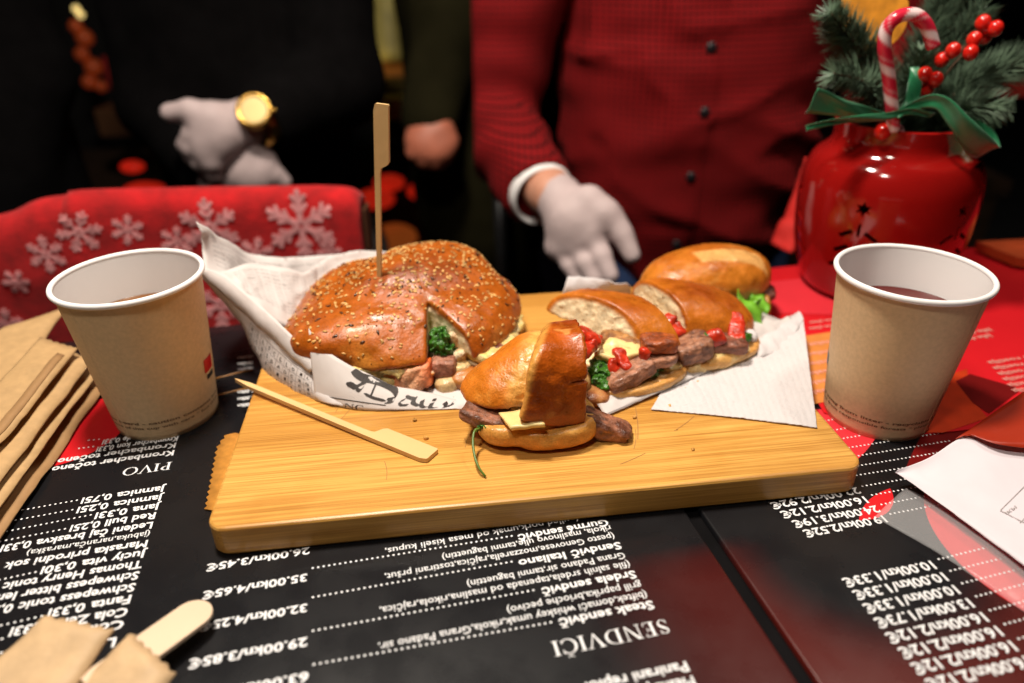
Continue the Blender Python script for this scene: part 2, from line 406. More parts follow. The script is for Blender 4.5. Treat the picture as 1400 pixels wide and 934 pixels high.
# ------------------------------------------------------------------ ground and table
g_v, g_f = [(-60, -40, -.93), (60, -40, -.93), (60, 80, -.93), (-60, 80, -.93)], [(0, 1, 2, 3)]
tag(mk('ground', g_v, g_f, M['paving'], smooth=False), kind='structure')
TR = 0.19
def tloc(x, y, z=0.0):                     # table frame: origin on the rear edge, x along it
    return V3(x*math.cos(TR)-y*math.sin(TR), 0.543+x*math.sin(TR)+y*math.cos(TR), z)
tb = thing('table', 'dark wooden market table under the printed menus', 'table', (0, .2, -.93))
def slab(x0, x1, y0, y1, z0, z1):
    P = [tloc(x0, y0), tloc(x1, y0), tloc(x1, y1), tloc(x0, y1)]; return prism([p[:2] for p in P], z0, z1)
mk('tabletop', *slab(-.75, .85, -.70, .004, -.045, -.0034), M['table'], tb, False)
for sx in (-.70, .80):
    for sy in (-.64, -.06):
        mk('leg', *slab(sx-.025, sx+.025, sy-.025, sy+.025, -.93, -.0455), M['table'], tb, False)

# ------------------------------------------------------------------ lettering
class Lettering:
    """text set in Blender's own font plus hand drawn serif capitals, collected into one mesh"""
    def __init__(s): s.jobs = []; s.mb = MB(); s.n = 0
    def text(s, body, p, right, up, cap_h, width=None, bold=0.0, xs=1.0, nrm=None):
        s.jobs.append((body, V3(*p), V3(*right), V3(*up), cap_h, width, bold, xs, nrm))
    def flush(s):
        obs = []
        for j in s.jobs:
            cu = bpy.data.curves.new('t', 'FONT'); cu.body = j[0]; cu.size = 1; cu.offset = j[6]; cu.resolution_u = 2; cu.fill_mode = 'FRONT'
            o = bpy.data.objects.new('t', cu); COL.objects.link(o); obs.append(o)
        dg = bpy.context.evaluated_depsgraph_get(); dg.update()
        for j, o in zip(s.jobs, obs):
            me = bpy.data.meshes.new_from_object(o.evaluated_get(dg))
            v = np.array([x.co[:] for x in me.vertices]); f = [tuple(p.vertices) for p in me.polygons]
            if len(v):
                k = j[4]/.73; wdt = v[:, 0].max(); kx = (j[5]/wdt) if j[5] else k*j[7]
                s.n += 1
                s.mb.add(j[1]+v[:, :1]*kx*j[2]+v[:, 1:2]*k*j[3]+np.cross(j[2], j[3])*(s.n % 7)*2e-5, f)
            bpy.data.meshes.remove(me)
            cu = o.data; bpy.data.objects.remove(o); bpy.data.curves.remove(cu)
        s.jobs = []
    def poly2(s, polys, p, right, up, k, kx=None):
        kx = kx or k; nn = np.cross(right, up)
        for P in polys:
            P = np.asarray(P, float); s.n += 1
            s.mb.add(V3(*p)+P[:, :1]*kx*right+P[:, 1:2]*k*up+nn*(s.n % 9)*2e-5, [tuple(range(len(P)))])
    def quads2(s, quads, p, right, up, k, kx=None): s.poly2(quads, p, right, up, k, kx)
    def dots(s, p0, p1, r, pitch):
        d = p1-p0; L = np.linalg.norm(d); n = int(L/pitch)
        for i in range(n):
            c = p0+d*(i+.5)/n; s.mb.add([c+V3(r*math.cos(t), r*math.sin(t), 0) for t in np.arange(8)*math.pi/4], [tuple(range(8))])
def arc_band(cx, cy, rx0, ry0, rx1, ry1, a0, a1, n=20, dx=0):
    q = []
    for i in range(n):
        t0, t1 = a0+(a1-a0)*i/n, a0+(a1-a0)*(i+1)/n
        q.append([(cx+rx1*math.cos(t0), cy+ry1*math.sin(t0)), (cx+rx1*math.cos(t1), cy+ry1*math.sin(t1)),
                  (cx+dx+rx0*math.cos(t1), cy+ry0*math.sin(t1)), (cx+dx+rx0*math.cos(t0), cy+ry0*math.sin(t0))])
    return q
TK, TN = .135, .045
def R_(x0, y0, x1, y1): return [(x0, y0), (x1, y0), (x1, y1), (x0, y1)]
SERIF = {
    'I': (.36, [R_(.115, 0, .115+TK, 1), R_(.03, 0, .34, TN), R_(.03, 1-TN, .34, 1)]),
    'P': (.62, [R_(.10, 0, .10+TK, 1), R_(.02, 0, .33, TN), R_(.02, 1-TN, .30, 1)]+arc_band(.26, .735, .20, .225, .33, .265, -math.pi/2, math.pi/2)),
    'V': (.78, [[(.0, 1), (.16, 1), (.45, 0), (.38, 0)], [(.66, 1), (.72, 1), (.42, 0), (.37, .02)], R_(-.05, 1-TN, .26, 1), R_(.56, 1-TN, .82, 1)]),
    'O': (.95, arc_band(.45, .5, .30, .455, .43, .51, 0, 2*math.pi, 36)),
    'C': (.80, arc_band(.45, .5, .30, .455, .43, .51, .75, 2*math.pi-.75, 30)+[R_(.70, .68, .745, .95), R_(.70, .06, .745, .28)]),
    'D': (.88, [R_(.10, 0, .10+TK, 1), R_(.02, 0, .40, TN), R_(.02, 1-TN, .40, 1)]+arc_band(.36, .5, .34, .455, .47, .5, -math.pi/2, math.pi/2, 24)),
    'E': (.66, [R_(.10, 0, .10+TK, 1), R_(.02, 0, .56, TN), R_(.02, 1-TN, .54, 1), R_(.2, .5, .42, .545), R_(.53, 0, .57, .24), R_(.51, .78, .55, 1), R_(.40, .40, .43, .64)]),
    'N': (.92, [R_(.10, 0, .15, 1), R_(.72, 0, .77, 1), [(.10, 1), (.27, 1), (.77, 0), (.70, 0)], R_(.02, 0, .25, TN), R_(.0, 1-TN, .26, 1), R_(.62, 1-TN, .87, 1)]),
    'S': (.60, [R_(.44, .70, .475, .95), R_(.06, .05, .095, .30)]),
    'v': (0, []),
}
def _s_spine():
    P = resamp([(.45, .80), (.36, .945), (.22, .96), (.11, .85), (.13, .69), (.27, .55), (.42, .40), (.45, .20), (.33, .05), (.18, .045), (.08, .20)], 40)
    T = np.gradient(P, axis=0); T /= np.linalg.norm(T, axis=1)[:, None]; N = np.stack([-T[:, 1], T[:, 0]], 1)
    u = np.linspace(-1, 1, 40); wd = .022+.050*np.exp(-(u/.42)**2)
    A, B = P+N*wd[:, None], P-N*wd[:, None]
    return [[A[i], A[i+1], B[i+1], B[i]] for i in range(39)]
SERIF['S'][1].extend(_s_spine())
def serif(L, word, p, right, up, capw, caph, carons=()):
    tot = sum(SERIF[c][0]+.06 for c in word); kx = capw/tot; x = 0
    for i, c in enumerate(word):
        wd, polys = SERIF[c]
        L.poly2([[(a+x, b) for a, b in q] for q in polys], p, right, up, caph, kx)
        if i in carons:
            m = x+.46
            L.poly2([[(m-.16, 1.24), (m-.10, 1.24), (m+.02, 1.12), (m-.02, 1.07)], [(m+.16, 1.24), (m+.10, 1.24), (m-.02, 1.12), (m+.02, 1.07)]], p, right, up, caph, kx)
        x += wd+.06
TH = math.radians(12.2)
RT = V3(-math.cos(TH), -math.sin(TH), 0); UPV = V3(math.sin(TH), -math.cos(TH), 0)      # the menus are read from the far side of the table

# ------------------------------------------------------------------ menu sheets
def menu_sheet(name, label, quad, colf, nx=60, ny=60, r=.0016):
    root = thing(name, label, 'menu', (*np.mean([q[:2] for q in quad], 0), -.0032))
    q = [V3(*p) for p in quad]; n = 40
    us = np.linspace(0, 1, nx); vs = np.linspace(0, 1, ny)
    G = np.array([[(q[0]*(1-u)+q[1]*u)*(1-v)+(q[3]*(1-u)+q[2]*u)*v for v in vs] for u in us])
    W_ = np.linalg.norm(q[1]-q[0]); H_ = np.linalg.norm(q[3]-q[0])
    # rounded edge: extra rings that fall away
    v = []; idx = {}
    def pt(u, vv, z):
        p = (q[0]*(1-u)+q[1]*u)*(1-vv)+(q[3]*(1-u)+q[2]*u)*vv; return V3(p[0], p[1], z)
    def ringed(n_, L):
        e = r/L; a = [0, e*.12, e*.35, e*.7, e]; z = [-.0030, -r*.55, -r*.22, -r*.05, 0]
        core = np.linspace(e, 1-e, n_)
        return a[:-1]+list(core)+[1-x for x in a[:-1][::-1]], z[:-1]+[0]*n_+z[:-1][::-1]
    au, zu = ringed(nx, W_); av, zv = ringed(ny, H_)
    V_ = np.array([pt(a, b, min(za, zb)) for a, za in zip(au, zu) for b, zb in zip(av, zv)])
    nu, nv = len(au), len(av); I = np.arange(nu*nv).reshape(nu, nv)
    f = [(I[i, j], I[i+1, j], I[i+1, j+1], I[i, j+1]) for i in range(nu-1) for j in range(nv-1)]
    mk('laminate', V_, f, M['menu'], root, True, colf(V_))
    return root
seamA, seamB = U(948, 714), U(1088, 934)
seamC, seamD = U(966, 711), U(1124, 934)
dS = (seamB-seamA)/np.linalg.norm(seamB-seamA); dS2 = (seamD-seamC)/np.linalg.norm(seamD-seamC)
dS = (dS+dS2)/2; dS[2] = 0; dS /= np.linalg.norm(dS)
aB = seamA+dS*.36; bT = seamC-dS*.262; bB = seamC+dS*.36
wl = V3(-math.cos(TH), -math.sin(TH), 0)
def col_one(P):
    c = np.tile([.0065, .0065, .008], (len(P), 1))
    d = (P-seamA)@V3(*wl); lo = (P-seamA)@dS
    t = (1-sstep(.012, .075, d))*sstep(.012, .03, lo)
    c = mixc(c, [.055, .006, .005], t)
    t2 = sstep(.05, .13, d)*0
    return c
def col_two(P):
    c = np.tile([.0065, .0065, .008], (len(P), 1))
    d = -(P-seamC)@V3(*wl); lo = (P-seamC)@dS
    ctr = seamC-V3(*wl)*.062+dS*.032
    rr = np.linalg.norm((P-ctr)[:, :2], axis=1)
    t = sstep(.040, .075, rr)*sstep(.012, .03, lo)*(1-.0*d)
    return mixc(c, [.075, .007, .005], t)
_k = (0.543-.003-seamA[1]+math.tan(TR)*seamA[0])/(-dS[1]+math.tan(TR)*dS[0]); aT = seamA-dS*_k
sheet1 = menu_sheet('drinks_and_sandwich_menu', 'large black laminated menu with drinks and sandwich columns under the wooden board', [tloc(-.66, -.003), aT, aB, aB+wl*.62], col_one)
sheet2 = menu_sheet('price_menu', 'black laminated menu with two short price columns under the clear sleeve, past the seam', [bT, bT-wl*.55, bB-wl*.55, bB], col_two)

ZT = .00035
L1 = Lettering()
def ln(L, body, px, cap_h, width_px=None, bold=.018, xs=.95):
    p = U(*px, 0.0); p[2] = ZT
    wd = None
    if width_px is not None: wd = np.linalg.norm(U(*width_px, 0.0)-U(*px, 0.0))
    L.text(body, p, RT, UPV, cap_h, wd, bold, xs)
def lead(L, p0, p1):
    a, b = U(*p0), U(*p1); a[2] = b[2] = ZT; L.dots(a, b, .00056, .0025)
CB, CS = .0047, .0041
ln(L1, 'Steak sendvič', (891, 822), CB, (762, 846), .022); lead(L1, (757, 851), (425, 910))
ln(L1, 'Srdela sendvič', (867, 781), CB, (738, 802), .022); lead(L1, (733, 807), (424, 864))
ln(L1, 'Sendvič Italiano', (847, 742), CB, (707, 764), .022); lead(L1, (703, 768), (424, 818))
ln(L1, 'Gurmé sendvič', (830, 711), CB, (706, 730), .022); lead(L1, (703, 733), (424, 778))
ln(L1, '(biftek,domaći whiskey umak,rikola,Grana Padano sir,', (883, 809), CS, (517, 880), .004)
ln(L1, 'grill paprika,brioche pecivo)', (875, 796), CS, (692, 830), .004)
ln(L1, '(file salnih srdela,tapenada od maslina,rikola,rajčica,', (860, 768), CS, (519, 833), .004)
ln(L1, 'Grana Padano sir,tamni baguettin)', (853, 756), CS, (638, 796), .004)
ln(L1, '(pesto Genovese,mozzarella,rajčica,tostirani pršut,', (839, 730), CS, (526, 786), .004)
ln(L1, 'rikola, maslinovo ulje,tamni baguettin)', (834, 719), CS, (604, 759), .004)
ln(L1, '(pulled pork,umak od mesa kiseli kupus,', (790, 706), CS, (526, 748), .004)
ln(L1, '35.00kn/4.65€', (421, 785), CB, (278, 812), .022)
ln(L1, '32.00kn/4.25€', (421, 826), CB, (274, 856), .022)
ln(L1, '29.00kn/3.85€', (421, 872), CB, (259, 907), .022)
ln(L1, '63.00kn/8.35€', (423, 919), CB, (246, 959), .022)
ln(L1, '26.00kn/3.45€', (424, 749), CB, (284, 771), .022)
ln(L1, 'Panirani repići', (938, 905), CB, (800, 938), .022)
ln(L1, 'Mesna plata', (947, 925), CB, (850, 949), .022)
p = U(909, 847); p[2] = ZT
serif(L1, 'SENDVICI', p, RT, UPV, np.linalg.norm(U(753, 886)-U(909, 847)), .0072, carons=(6,))
# drinks column
for body, px, wpx, dots in [
    ('Krombacher točeno 0,5l', (240, 616), (40, 640), None), ('Krombacher točeno 0,3l', (242.5, 606), (50, 627), None),
    ('Krombacher kon 0,33l', (245, 597), (135, 610), (105, 614)), ('Krombacher de 0,33l', (247.5, 588), (143, 600), (118, 603)),
    ('Jamnica 0,75l', (226, 665), (113, 683), (20, 700)), ('Jamnica 0,25l', (223, 677), (107, 696), (10, 714)), ('Jana 0,33l', (219, 689), (132, 703), (-10, 731)),
    ('Red bull 0,25l', (215, 701), (97, 722), (-20, 745)), ('Ledeni čaj breskva 0,33l', (211, 714), (0, 754), None),
    ('Maraska prirodni sok', (204, 739), (5, 776), None), ('Juciy vita 0,30l', (200, 753), (57, 781), (-30, 800)),
    ('Thomas Henry tonic', (196, 767), (3, 806), None), ('Schwepess bitter lemon', (192, 782), (-40, 832), None),
    ('Schwepess tonic 0,25l', (187, 798), (-32, 847), None), ('Fanta 0,33l', (182, 814), (66, 841), (-60, 870)),
    ('Cola Zero 0,33l', (177, 831), (12, 872), (-60, 890)), ('Cola 0,33l', (172, 848), (48, 881), (-60, 910)), ('Lavazza', (162, 872), (60, 900), None)]:
    ln(L1, body, px, .0051, wpx, .022)
    if dots: lead(L1, (wpx[0]-4, wpx[1]+1), dots)
ln(L1, '(jabuka,naranča,maraška)', (207, 727), .0040, (37, 757), .004)
p = U(236, 632); p[2] = ZT
serif(L1, 'PIVO', p, RT, UPV, np.linalg.norm(U(166, 646)-U(236, 632)), .0070)
for k in range(3):
    ln(L1, '18.00kn', (347, 486+8*k), .004, (325, 490+8*k), .02)
    ln(L1, '21.00kn', (352, 532+9*k), .004, (325, 537+9*k), .02)
L1.flush(); L1.mb.build('lettering', M['txt'], sheet1, False)

def flat(name, pxs, mat, parent, z=.0002, n=None, zz=0.0):
    P = [U(x, y, zz) for x, y in pxs]
    v = [V3(p[0], p[1], zz+z) for p in P]
    return mk(name, v, [tuple(range(len(v)))], mat, parent, False)
def circ_arc(p, q, r_, n=24):
    """points of the circle through three pixels, from the first to the last"""
    A, B, C = U(*p)[:2], U(*q)[:2], U(*r_)[:2]
    d = 2*(A[0]*(B[1]-C[1])+B[0]*(C[1]-A[1])+C[0]*(A[1]-B[1]))
    ux = ((A@A)*(B[1]-C[1])+(B@B)*(C[1]-A[1])+(C@C)*(A[1]-B[1]))/d; uy = ((A@A)*(C[0]-B[0])+(B@B)*(A[0]-C[0])+(C@C)*(B[0]-A[0]))/d
    c = np.array([ux, uy]); R = np.linalg.norm(A-c); t0 = math.atan2(*(A-c)[::-1]); t1 = math.atan2(*(C-c)[::-1]); tm = math.atan2(*(B-c)[::-1])
    def un(t): return (t-t0) % (2*math.pi)
    sp = un(t1) if un(tm) < un(t1) else un(t1)-2*math.pi
    return [c+R*np.array([math.cos(t0+sp*i/n), math.sin(t0+sp*i/n)]) for i in range(n+1)]
def flatw(name, pts, mat, parent, z=.0002):
    v = [(p[0], p[1], z) for p in pts]; return mk(name, v, [tuple(range(len(v)))], mat, parent, False)
arc = circ_arc((62, 640), (120, 622), (168, 588))
flatw('red_disc', arc+[U(170, 540)[:2], U(60, 560)[:2], U(20, 620)[:2]], M['red'], sheet1)
mb = MB()
for pts in ([(345, 506), (325, 510), (306, 515), (285, 520)], [(342, 530), (320, 535), (296, 541), (285, 546)]):
    mb.add(*tube([U(x, y, .0003) for x, y in pts], .0006, 6))
mb.build('gold_line', pm('gold_print', (.35, .15, .03), .4), sheet1)

L2 = Lettering()
for body, px, wpx, dots in [
    ('22.00kn/2.92€', (1171, 667), (1050, 687), (1330, 640)), ('16.00kn/2.12€', (1184, 679), (1066, 702), (1340, 652)), ('24.00kn/3.19€', (1197, 692), (1083, 716), (1350, 663)),
    ('19.00kn/2.52€', (1209, 705), (1100, 731), (1360, 676)),
    ('10.00kn/1.33€', (1275, 767), (1153, 797), (1440, 727)), ('10.00kn/1.33€', (1291, 783), (1167, 814), (1460, 742)), ('10.00kn/1.33€', (1307, 800), (1181, 832), (1480, 757)),
    ('13.00kn/1.73€', (1326, 818), (1196, 851), (1490, 776)), ('16.00kn/2.12€', (1345, 837), (1211, 871), (1510, 794)), ('16.00kn/2.12€', (1365, 856), (1228, 891), (1520, 815)),
    ('16.00kn/2.12€', (1384, 876), (1245, 912), (1540, 835)), ('16.00kn/2.12€', (1404, 897), (1264, 933), (1560, 857))]:
    ln(L2, body, px, .0051, wpx, .02); lead(L2, (px[0]+5, px[1]-1), dots)
for k, (a, b) in enumerate([((1168, 651), (1320, 627)), ((1170, 638), (1310, 615)), ((1160, 626), (1300, 603)), ((1152, 614), (1290, 592)), ((1140, 602), (1260, 583)), ((1120, 592), (1200, 579)), ((1105, 580), (1180, 567))]): lead(L2, a, b)
L2.flush(); L2.mb.build('lettering', M['txt'], sheet2, False)
A1 = circ_arc((1264, 672), (1296, 754), (1400, 836))
flatw('red_disc', A1+[U(1500, 860)[:2], U(1500, 640)[:2], U(1380, 610)[:2], U(1290, 625)[:2]], M['red'], sheet2)
B1 = circ_arc((1174, 712), (1187, 685), (1217, 668)); B2 = circ_arc((1217, 668), (1212, 702), (1176, 712))
flatw('red_lens', B1+B2[1:-1], M['red'], sheet2)
C1_ = circ_arc((1198, 597), (1188, 612), (1166, 634))
flatw('pink_disc', C1_+[U(1130, 620)[:2], U(1090, 560)[:2], U(1190, 560)[:2]], M['pink'], sheet2)
flatw('maroon_disc', circ_arc((1262, 592), (1248, 618), (1236, 646))+[U(1262, 670)[:2], U(1300, 625)[:2], U(1330, 580)[:2]], M['dred'], sheet2)

# red printed cover that lies over the far right part of the table
rc = thing('printed_table_cover', 'bright red printed table cover with orange panel under the lantern pot', 'table cover', (*U(1250, 470)[:2], .0006))
ed = [U(1126, 566), U(1218, 600), U(1320, 590), U(1480, 560)]
poly = [tloc(.80, .0), tloc(.175, .0), U(1086, 470), U(1110, 540)]+ed
poly = [(p[0], p[1]) for p in poly]
mk('cover_sheet', *prism(poly, .0007, .0012), M['red'], rc, False)
flat('orange_panel', [(1085, 520), (1085, 462), (1150, 452), (1260, 440), (1250, 500), (1150, 545), (1100, 556)], M['orange'], rc, .0003, zz=.0012)
flat('pale_band', [(1035, 428), (1035, 388), (1140, 376), (1200, 400), (1200, 432)], M['pink'], rc, .0003, zz=.0012)
flat('dark_picture', [(1306, 522), (1326, 512), (1388, 530), (1392, 536), (1352, 566), (1330, 552)], M['dred'], rc, .0004, zz=.0012)
flat('orange_panel', [(1215, 592), (1285, 516), (1322, 505), (1328, 545), (1350, 572), (1290, 592)], pm('red_orange_print', (.52, .040, .008), .35, var=.2, scale=50), rc, .0003, zz=.0012)
L3 = Lettering()
for k in range(6):
    p = U(1480, 478+8.5*k); p[2] = .0017; q = U(1352+8*k, 500+8.5*k)
    L3.text('domaca jela s rostilja', p, RT, UPV, .0042, np.linalg.norm((p-q)[:2]), .01)
for k in range(6):
    p = U(1180, 462+13*k); p[2] = .0017; L3.text('pizze i salate', p, RT, UPV, .0045, .05, .01)
for k in range(2):
    p = U(1150, 437+8*k); p[2] = .0017; L3.text('hladna plata', p, RT, UPV, .004, .028, .01)
    p = U(1352, 452+8*k); p[2] = .0017; L3.text('juhe dana', p, RT, UPV, .0045, .026, .02)
L3.flush(); L3.mb.build('lettering', pm('faded_print', (.8, .35, .30), .4, var=0), rc, False)
# ------------------------------------------------------------------ stall lamps above the counter
tag(mk('stall_beam', *box((.1, .3, 1.95), (1.3, .03, .04)), M['shelf'], None, False), 'dark wooden beam that carries the hanging stall lamps', 'beam')
def stall_lamp(pos, watt, label, size=.13, aim=None, colr=(1, .90, .77)):
    r = thing('stall_lamp', label, 'lamp', pos, 'lamps hanging over the counter')
    p = V3(*pos)
    mk('cord', *tube([p+V3(0, 0, .12), V3(p[0], p[1], 1.92)], .004, 8), M['black'], r)
    v, f = lathe(p, [(.03, .13), (.05, .11), (.11, .0), (.107, .0), (.047, .106), (.02, .12)], 32); mk('lamp_shade', v, f, M['shade'], r)
    ld = bpy.data.lights.new('lamp_light', 'AREA'); ld.shape = 'DISK'; ld.size = size; ld.energy = watt; ld.color = colr
    o = bpy.data.objects.new('lamp_light', ld); COL.objects.link(o); o.parent = r; o.location = (0, 0, -.004)
    if aim is not None:
        d = Vector(aim)-Vector(pos); o.rotation_euler = d.to_track_quat('-Z', 'Y').to_euler()
stall_lamp(KEY_POS, KEY_W, 'black cone stall lamp hanging straight above the cutting board')
stall_lamp(FILL_POS, FILL_W, 'black cone fill lamp added out of view near the front of the table', aim=(-.12, .08, 0))
stall_lamp(BACK_POS, BACK_W, 'black cone stall lamp hanging above the red lantern pot')

# ------------------------------------------------------------------ cutting board
BX, BY, BR, BW, BD, BT = -.1459, .2545, .1158, .3298, .2344, .0173
def bl(u, v, z=BT): return V3(BX+u*math.cos(BR)-v*math.sin(BR), BY+u*math.sin(BR)+v*math.cos(BR), z)
def rrect(w_, d_, r, ins, n=6):
    P = []
    for cx, cy, a in ((w_-r, r, -math.pi/2), (w_-r, d_-r, 0), (r, d_-r, math.pi/2), (r, r, math.pi)):
        for i in range(n+1):
            t = a+math.pi/2*i/n; P.append((cx+(r-ins)*math.cos(t), cy+(r-ins)*math.sin(t)))
    return P
rings = [(.0008, .0004), (0, .0018), (0, BT-.0016), (.0005, BT-.0005), (.0016, BT)]
v = []; 
for ins, z in rings: v += [(a, b, z) for a, b in rrect(BW, BD, .0095, ins)]
n = len(rrect(BW, BD, .0095, 0)); f = [(i*n+j, i*n+(j+1) % n, (i+1)*n+(j+1) % n, (i+1)*n+j) for i in range(len(rings)-1) for j in range(n)]
f += [tuple(range(n-1, -1, -1)), tuple(range((len(rings)-1)*n, len(rings)*n))]
me = bpy.data.meshes.new('cutting_board'); me.from_pydata(v, [], f); me.materials.append(M['bamboo'])
bo = bpy.data.objects.new('cutting_board', me); COL.objects.link(bo); bo.location = (BX, BY, 0); bo.rotation_euler = (0, 0, BR)
tag(bo, 'rectangular bamboo cutting board with rounded corners that carries the sandwiches', 'cutting board')
ZB = BT
mb = MB(); _r = random.Random(12)
for k in range(26):
    u0, v0 = _r.uniform(.02, .31), _r.uniform(.01, .20); a_ = _r.choice((1.2, 1.35, 1.9, .5))+_r.uniform(-.25, .25); l_ = _r.uniform(.008, .035); w_ = _r.uniform(.00012, .00028)
    P_ = [(u0+l_*t*math.cos(a_)+.0008*math.sin(3*t), v0+l_*t*math.sin(a_)) for t in np.linspace(0, 1, 6)]
    P_ = [(min(max(u, .004), BW-.004), min(max(q, .004), BD-.004)) for u, q in P_]
    for (ua, va), (ub, vb) in zip(P_[:-1], P_[1:]):
        n_ = (-math.sin(a_)*w_, math.cos(a_)*w_)
        mb.add([bl(ua-n_[0], va-n_[1], BT+.00012), bl(ub-n_[0], vb-n_[1], BT+.00012), bl(ub+n_[0], vb+n_[1], BT+.00012), bl(ua+n_[0], va+n_[1], BT+.00012)], [(0, 1, 2, 3)])
km = mb.build('knife_marks', pm('cut_wood', (.34, .16, .045), .6, var=.2), None, False)
kv = np.array(mb.v); kl = kv-V3(BX, BY, 0); Rk = np.array([[math.cos(BR), -math.sin(BR), 0], [math.sin(BR), math.cos(BR), 0], [0, 0, 1]])
for i_, q_ in enumerate(kl@Rk): km.data.vertices[i_].co = q_
km.location = (0, 0, 0); km.parent = bo; km['kind'] = 'stuff'

# ------------------------------------------------------------------ paper cups
def cup(c, label, liq, lev, seed, seam=-2.0):
    r = thing('paper_cup', label, 'paper cup', (*c, .0), 'paper cups of hot drink'); C = V3(*c, 0.0)
    H, Rt, Rb = .0941, .0388, .0296
    def rad(z): return Rb+(Rt-Rb)*z/H
    out = [(0, .0045), (Rb-.0012, .0045), (Rb-.0008, .0004), (Rb, .0004)]+[(rad(z), z) for z in np.linspace(.004, H-.001, 24)]
    v, f = lathe(C, out, 96); mk('sleeve', v, f, M['kraft'], r)
    inn = [(0, .006), (Rb-.001, .006)]+[(rad(z)-.0007, z) for z in np.linspace(.008, H, 14)]
    v, f = lathe(C, inn, 96); mk('inner_wall', v, [q[::-1] for q in f], M['white'], r)
    ring = [(Rt+.0006+.00155*math.cos(t), H-.0006+.0017*math.sin(t)) for t in np.linspace(0, 2*math.pi, 15)[:-1]]
    v, f = lathe(C, ring, 96, True); mk('rolled_rim', v, f, M['white'], r)
    v, f = lathe(C, [(0, lev), (rad(lev)*.6, lev), (rad(lev)-.0022, lev), (rad(lev)-.0008, lev+.0008)], 64); mk('drink', v, f, liq, r)
    sv = []
    for z in np.linspace(.003, H-.002, 12):
        for da in (0, .012): rr = rad(z)+(.00035 if da == 0 else .00005); sv.append(C+V3(rr*math.cos(seam+da), rr*math.sin(seam+da), z))
    mk('sleeve_seam', sv, [(2*i, 2*i+1, 2*i+3, 2*i+2) for i in range(11)], M['kraft'], r, False)
    # two lines of small print round the foot
    L = Lettering(); L.text('keep this cup away from litter - recyclable paper board - caution contents hot - ', (0, 0, 0), V3(1, 0, 0), V3(0, 1, 0), .0019, 2*math.pi*.0312*.98, .025)
    L.text('made with paper from responsible forests * please dispose of this cup with care * hot drink *', (0, -.0034, 0), V3(1, 0, 0), V3(0, 1, 0), .0017, 2*math.pi*.0312*.98, .02)
    L.flush(); P = np.array(L.mb.v); z = .0125+P[:, 1]; th = P[:, 0]/.0312+seed
    rr = rad(z)+.00018+P[:, 2]
    mk('small_print', np.stack([C[0]+rr*np.cos(th), C[1]+rr*np.sin(th), z], 1), L.mb.f, M['kraftd'], r, False)
    return r, C, rad
cl, CLc, rad = cup((-.2172, .3788), 'kraft paper cup of tea beside the brown cutlery pouches', M['tea'], .0665, .4)
cr, CRc, rad = cup((.2219, .3649), 'kraft paper cup of dark mulled wine in front of the red lantern pot', M['wine'], .0685, 2.0, -1.0)
def patch(C, a0, a1, z0, z1, n=8):
    v = []; 
    for a in np.linspace(a0, a1, n):
        for z in (z0, z1): rr = rad(z)+.0003; v.append(V3(C[0]+rr*math.cos(a), C[1]+rr*math.sin(a), z))
    return v, [(2*i, 2*i+2, 2*i+3, 2*i+1) for i in range(n-1)]
a = math.radians(-8)
mk('red_logo', *patch(CLc, a-.05, a+.25, .032, .041), M['red'], cl); mk('red_logo', *patch(CLc, a+.0, a+.25, .027, .030), M['ink'], cl)
mk('red_logo', *patch(CRc, math.radians(150), math.radians(166), .030, .038), M['blue'], cr)
mb = MB()
for k, (dx, dy, w_) in enumerate(((.004, .012, .010), (.012, .006, .008))):
    mb.add(*prism([(CRc[0]+dx+w_*math.cos(t)*(1 if k else 1.2), CRc[1]+dy+.007*math.sin(t)) for t in np.linspace(0, 2*math.pi, 17)[:-1]], .0680, .0693))
tag(mb.build('orange_peel', pm('soaked_peel', (.35, .14, .06), .3, var=.3), None, False), 'pale fruit slices floating in the dark mulled wine', 'fruit slice')

# ------------------------------------------------------------------ bread, fillings
CR_TOP, CR_MID, CR_LOW, CRUMB = (.30, .058, .004), (.50, .145, .010), (.66, .29, .045), (.90, .75, .49)
def bread_col(dE, h, P, seed=0, top=CR_TOP, mid=CR_MID, low=CR_LOW, crumb=CRUMB, th=.0013):
    """dE: distance to the uncut loaf (0 on the crust), h: 0 at the lower edge of the crust .. 1 at the top"""
    nz = fbm(P, 55, seed)*.32+fbm(P, 260, seed+5)*.09
    hh = np.clip(h+nz, 0, 1)
    c = mixc(mixc(np.tile(low, (len(P), 1)), mid, sstep(.0, .38, hh)), top, sstep(.5, 1.0, hh))
    ck = (1-np.abs(vn(P*V3(1, 1, 1.5), 130, seed+15)))**9*sstep(.0, .5, fbm(P, 40, seed+16)); c = mixc(c, low, .45*ck)
    cr = mixc(np.tile(crumb, (len(P), 1)), (.72, .50, .25), .5*sstep(.05, .6, fbm(P, 150, seed+9)))
    return mixc(cr, c, sstep(-th*2.2, -th*.7, dE))
def crumb_rough(P, dE, seed, amp=.0013):
    return amp*sstep(-.0005, -.003, dE)*(.7*fbm(P, 260, seed+3)+.3*vn(P, 800, seed+4)-.5*sstep(.35, .7, vn(P, 330, seed+6)))

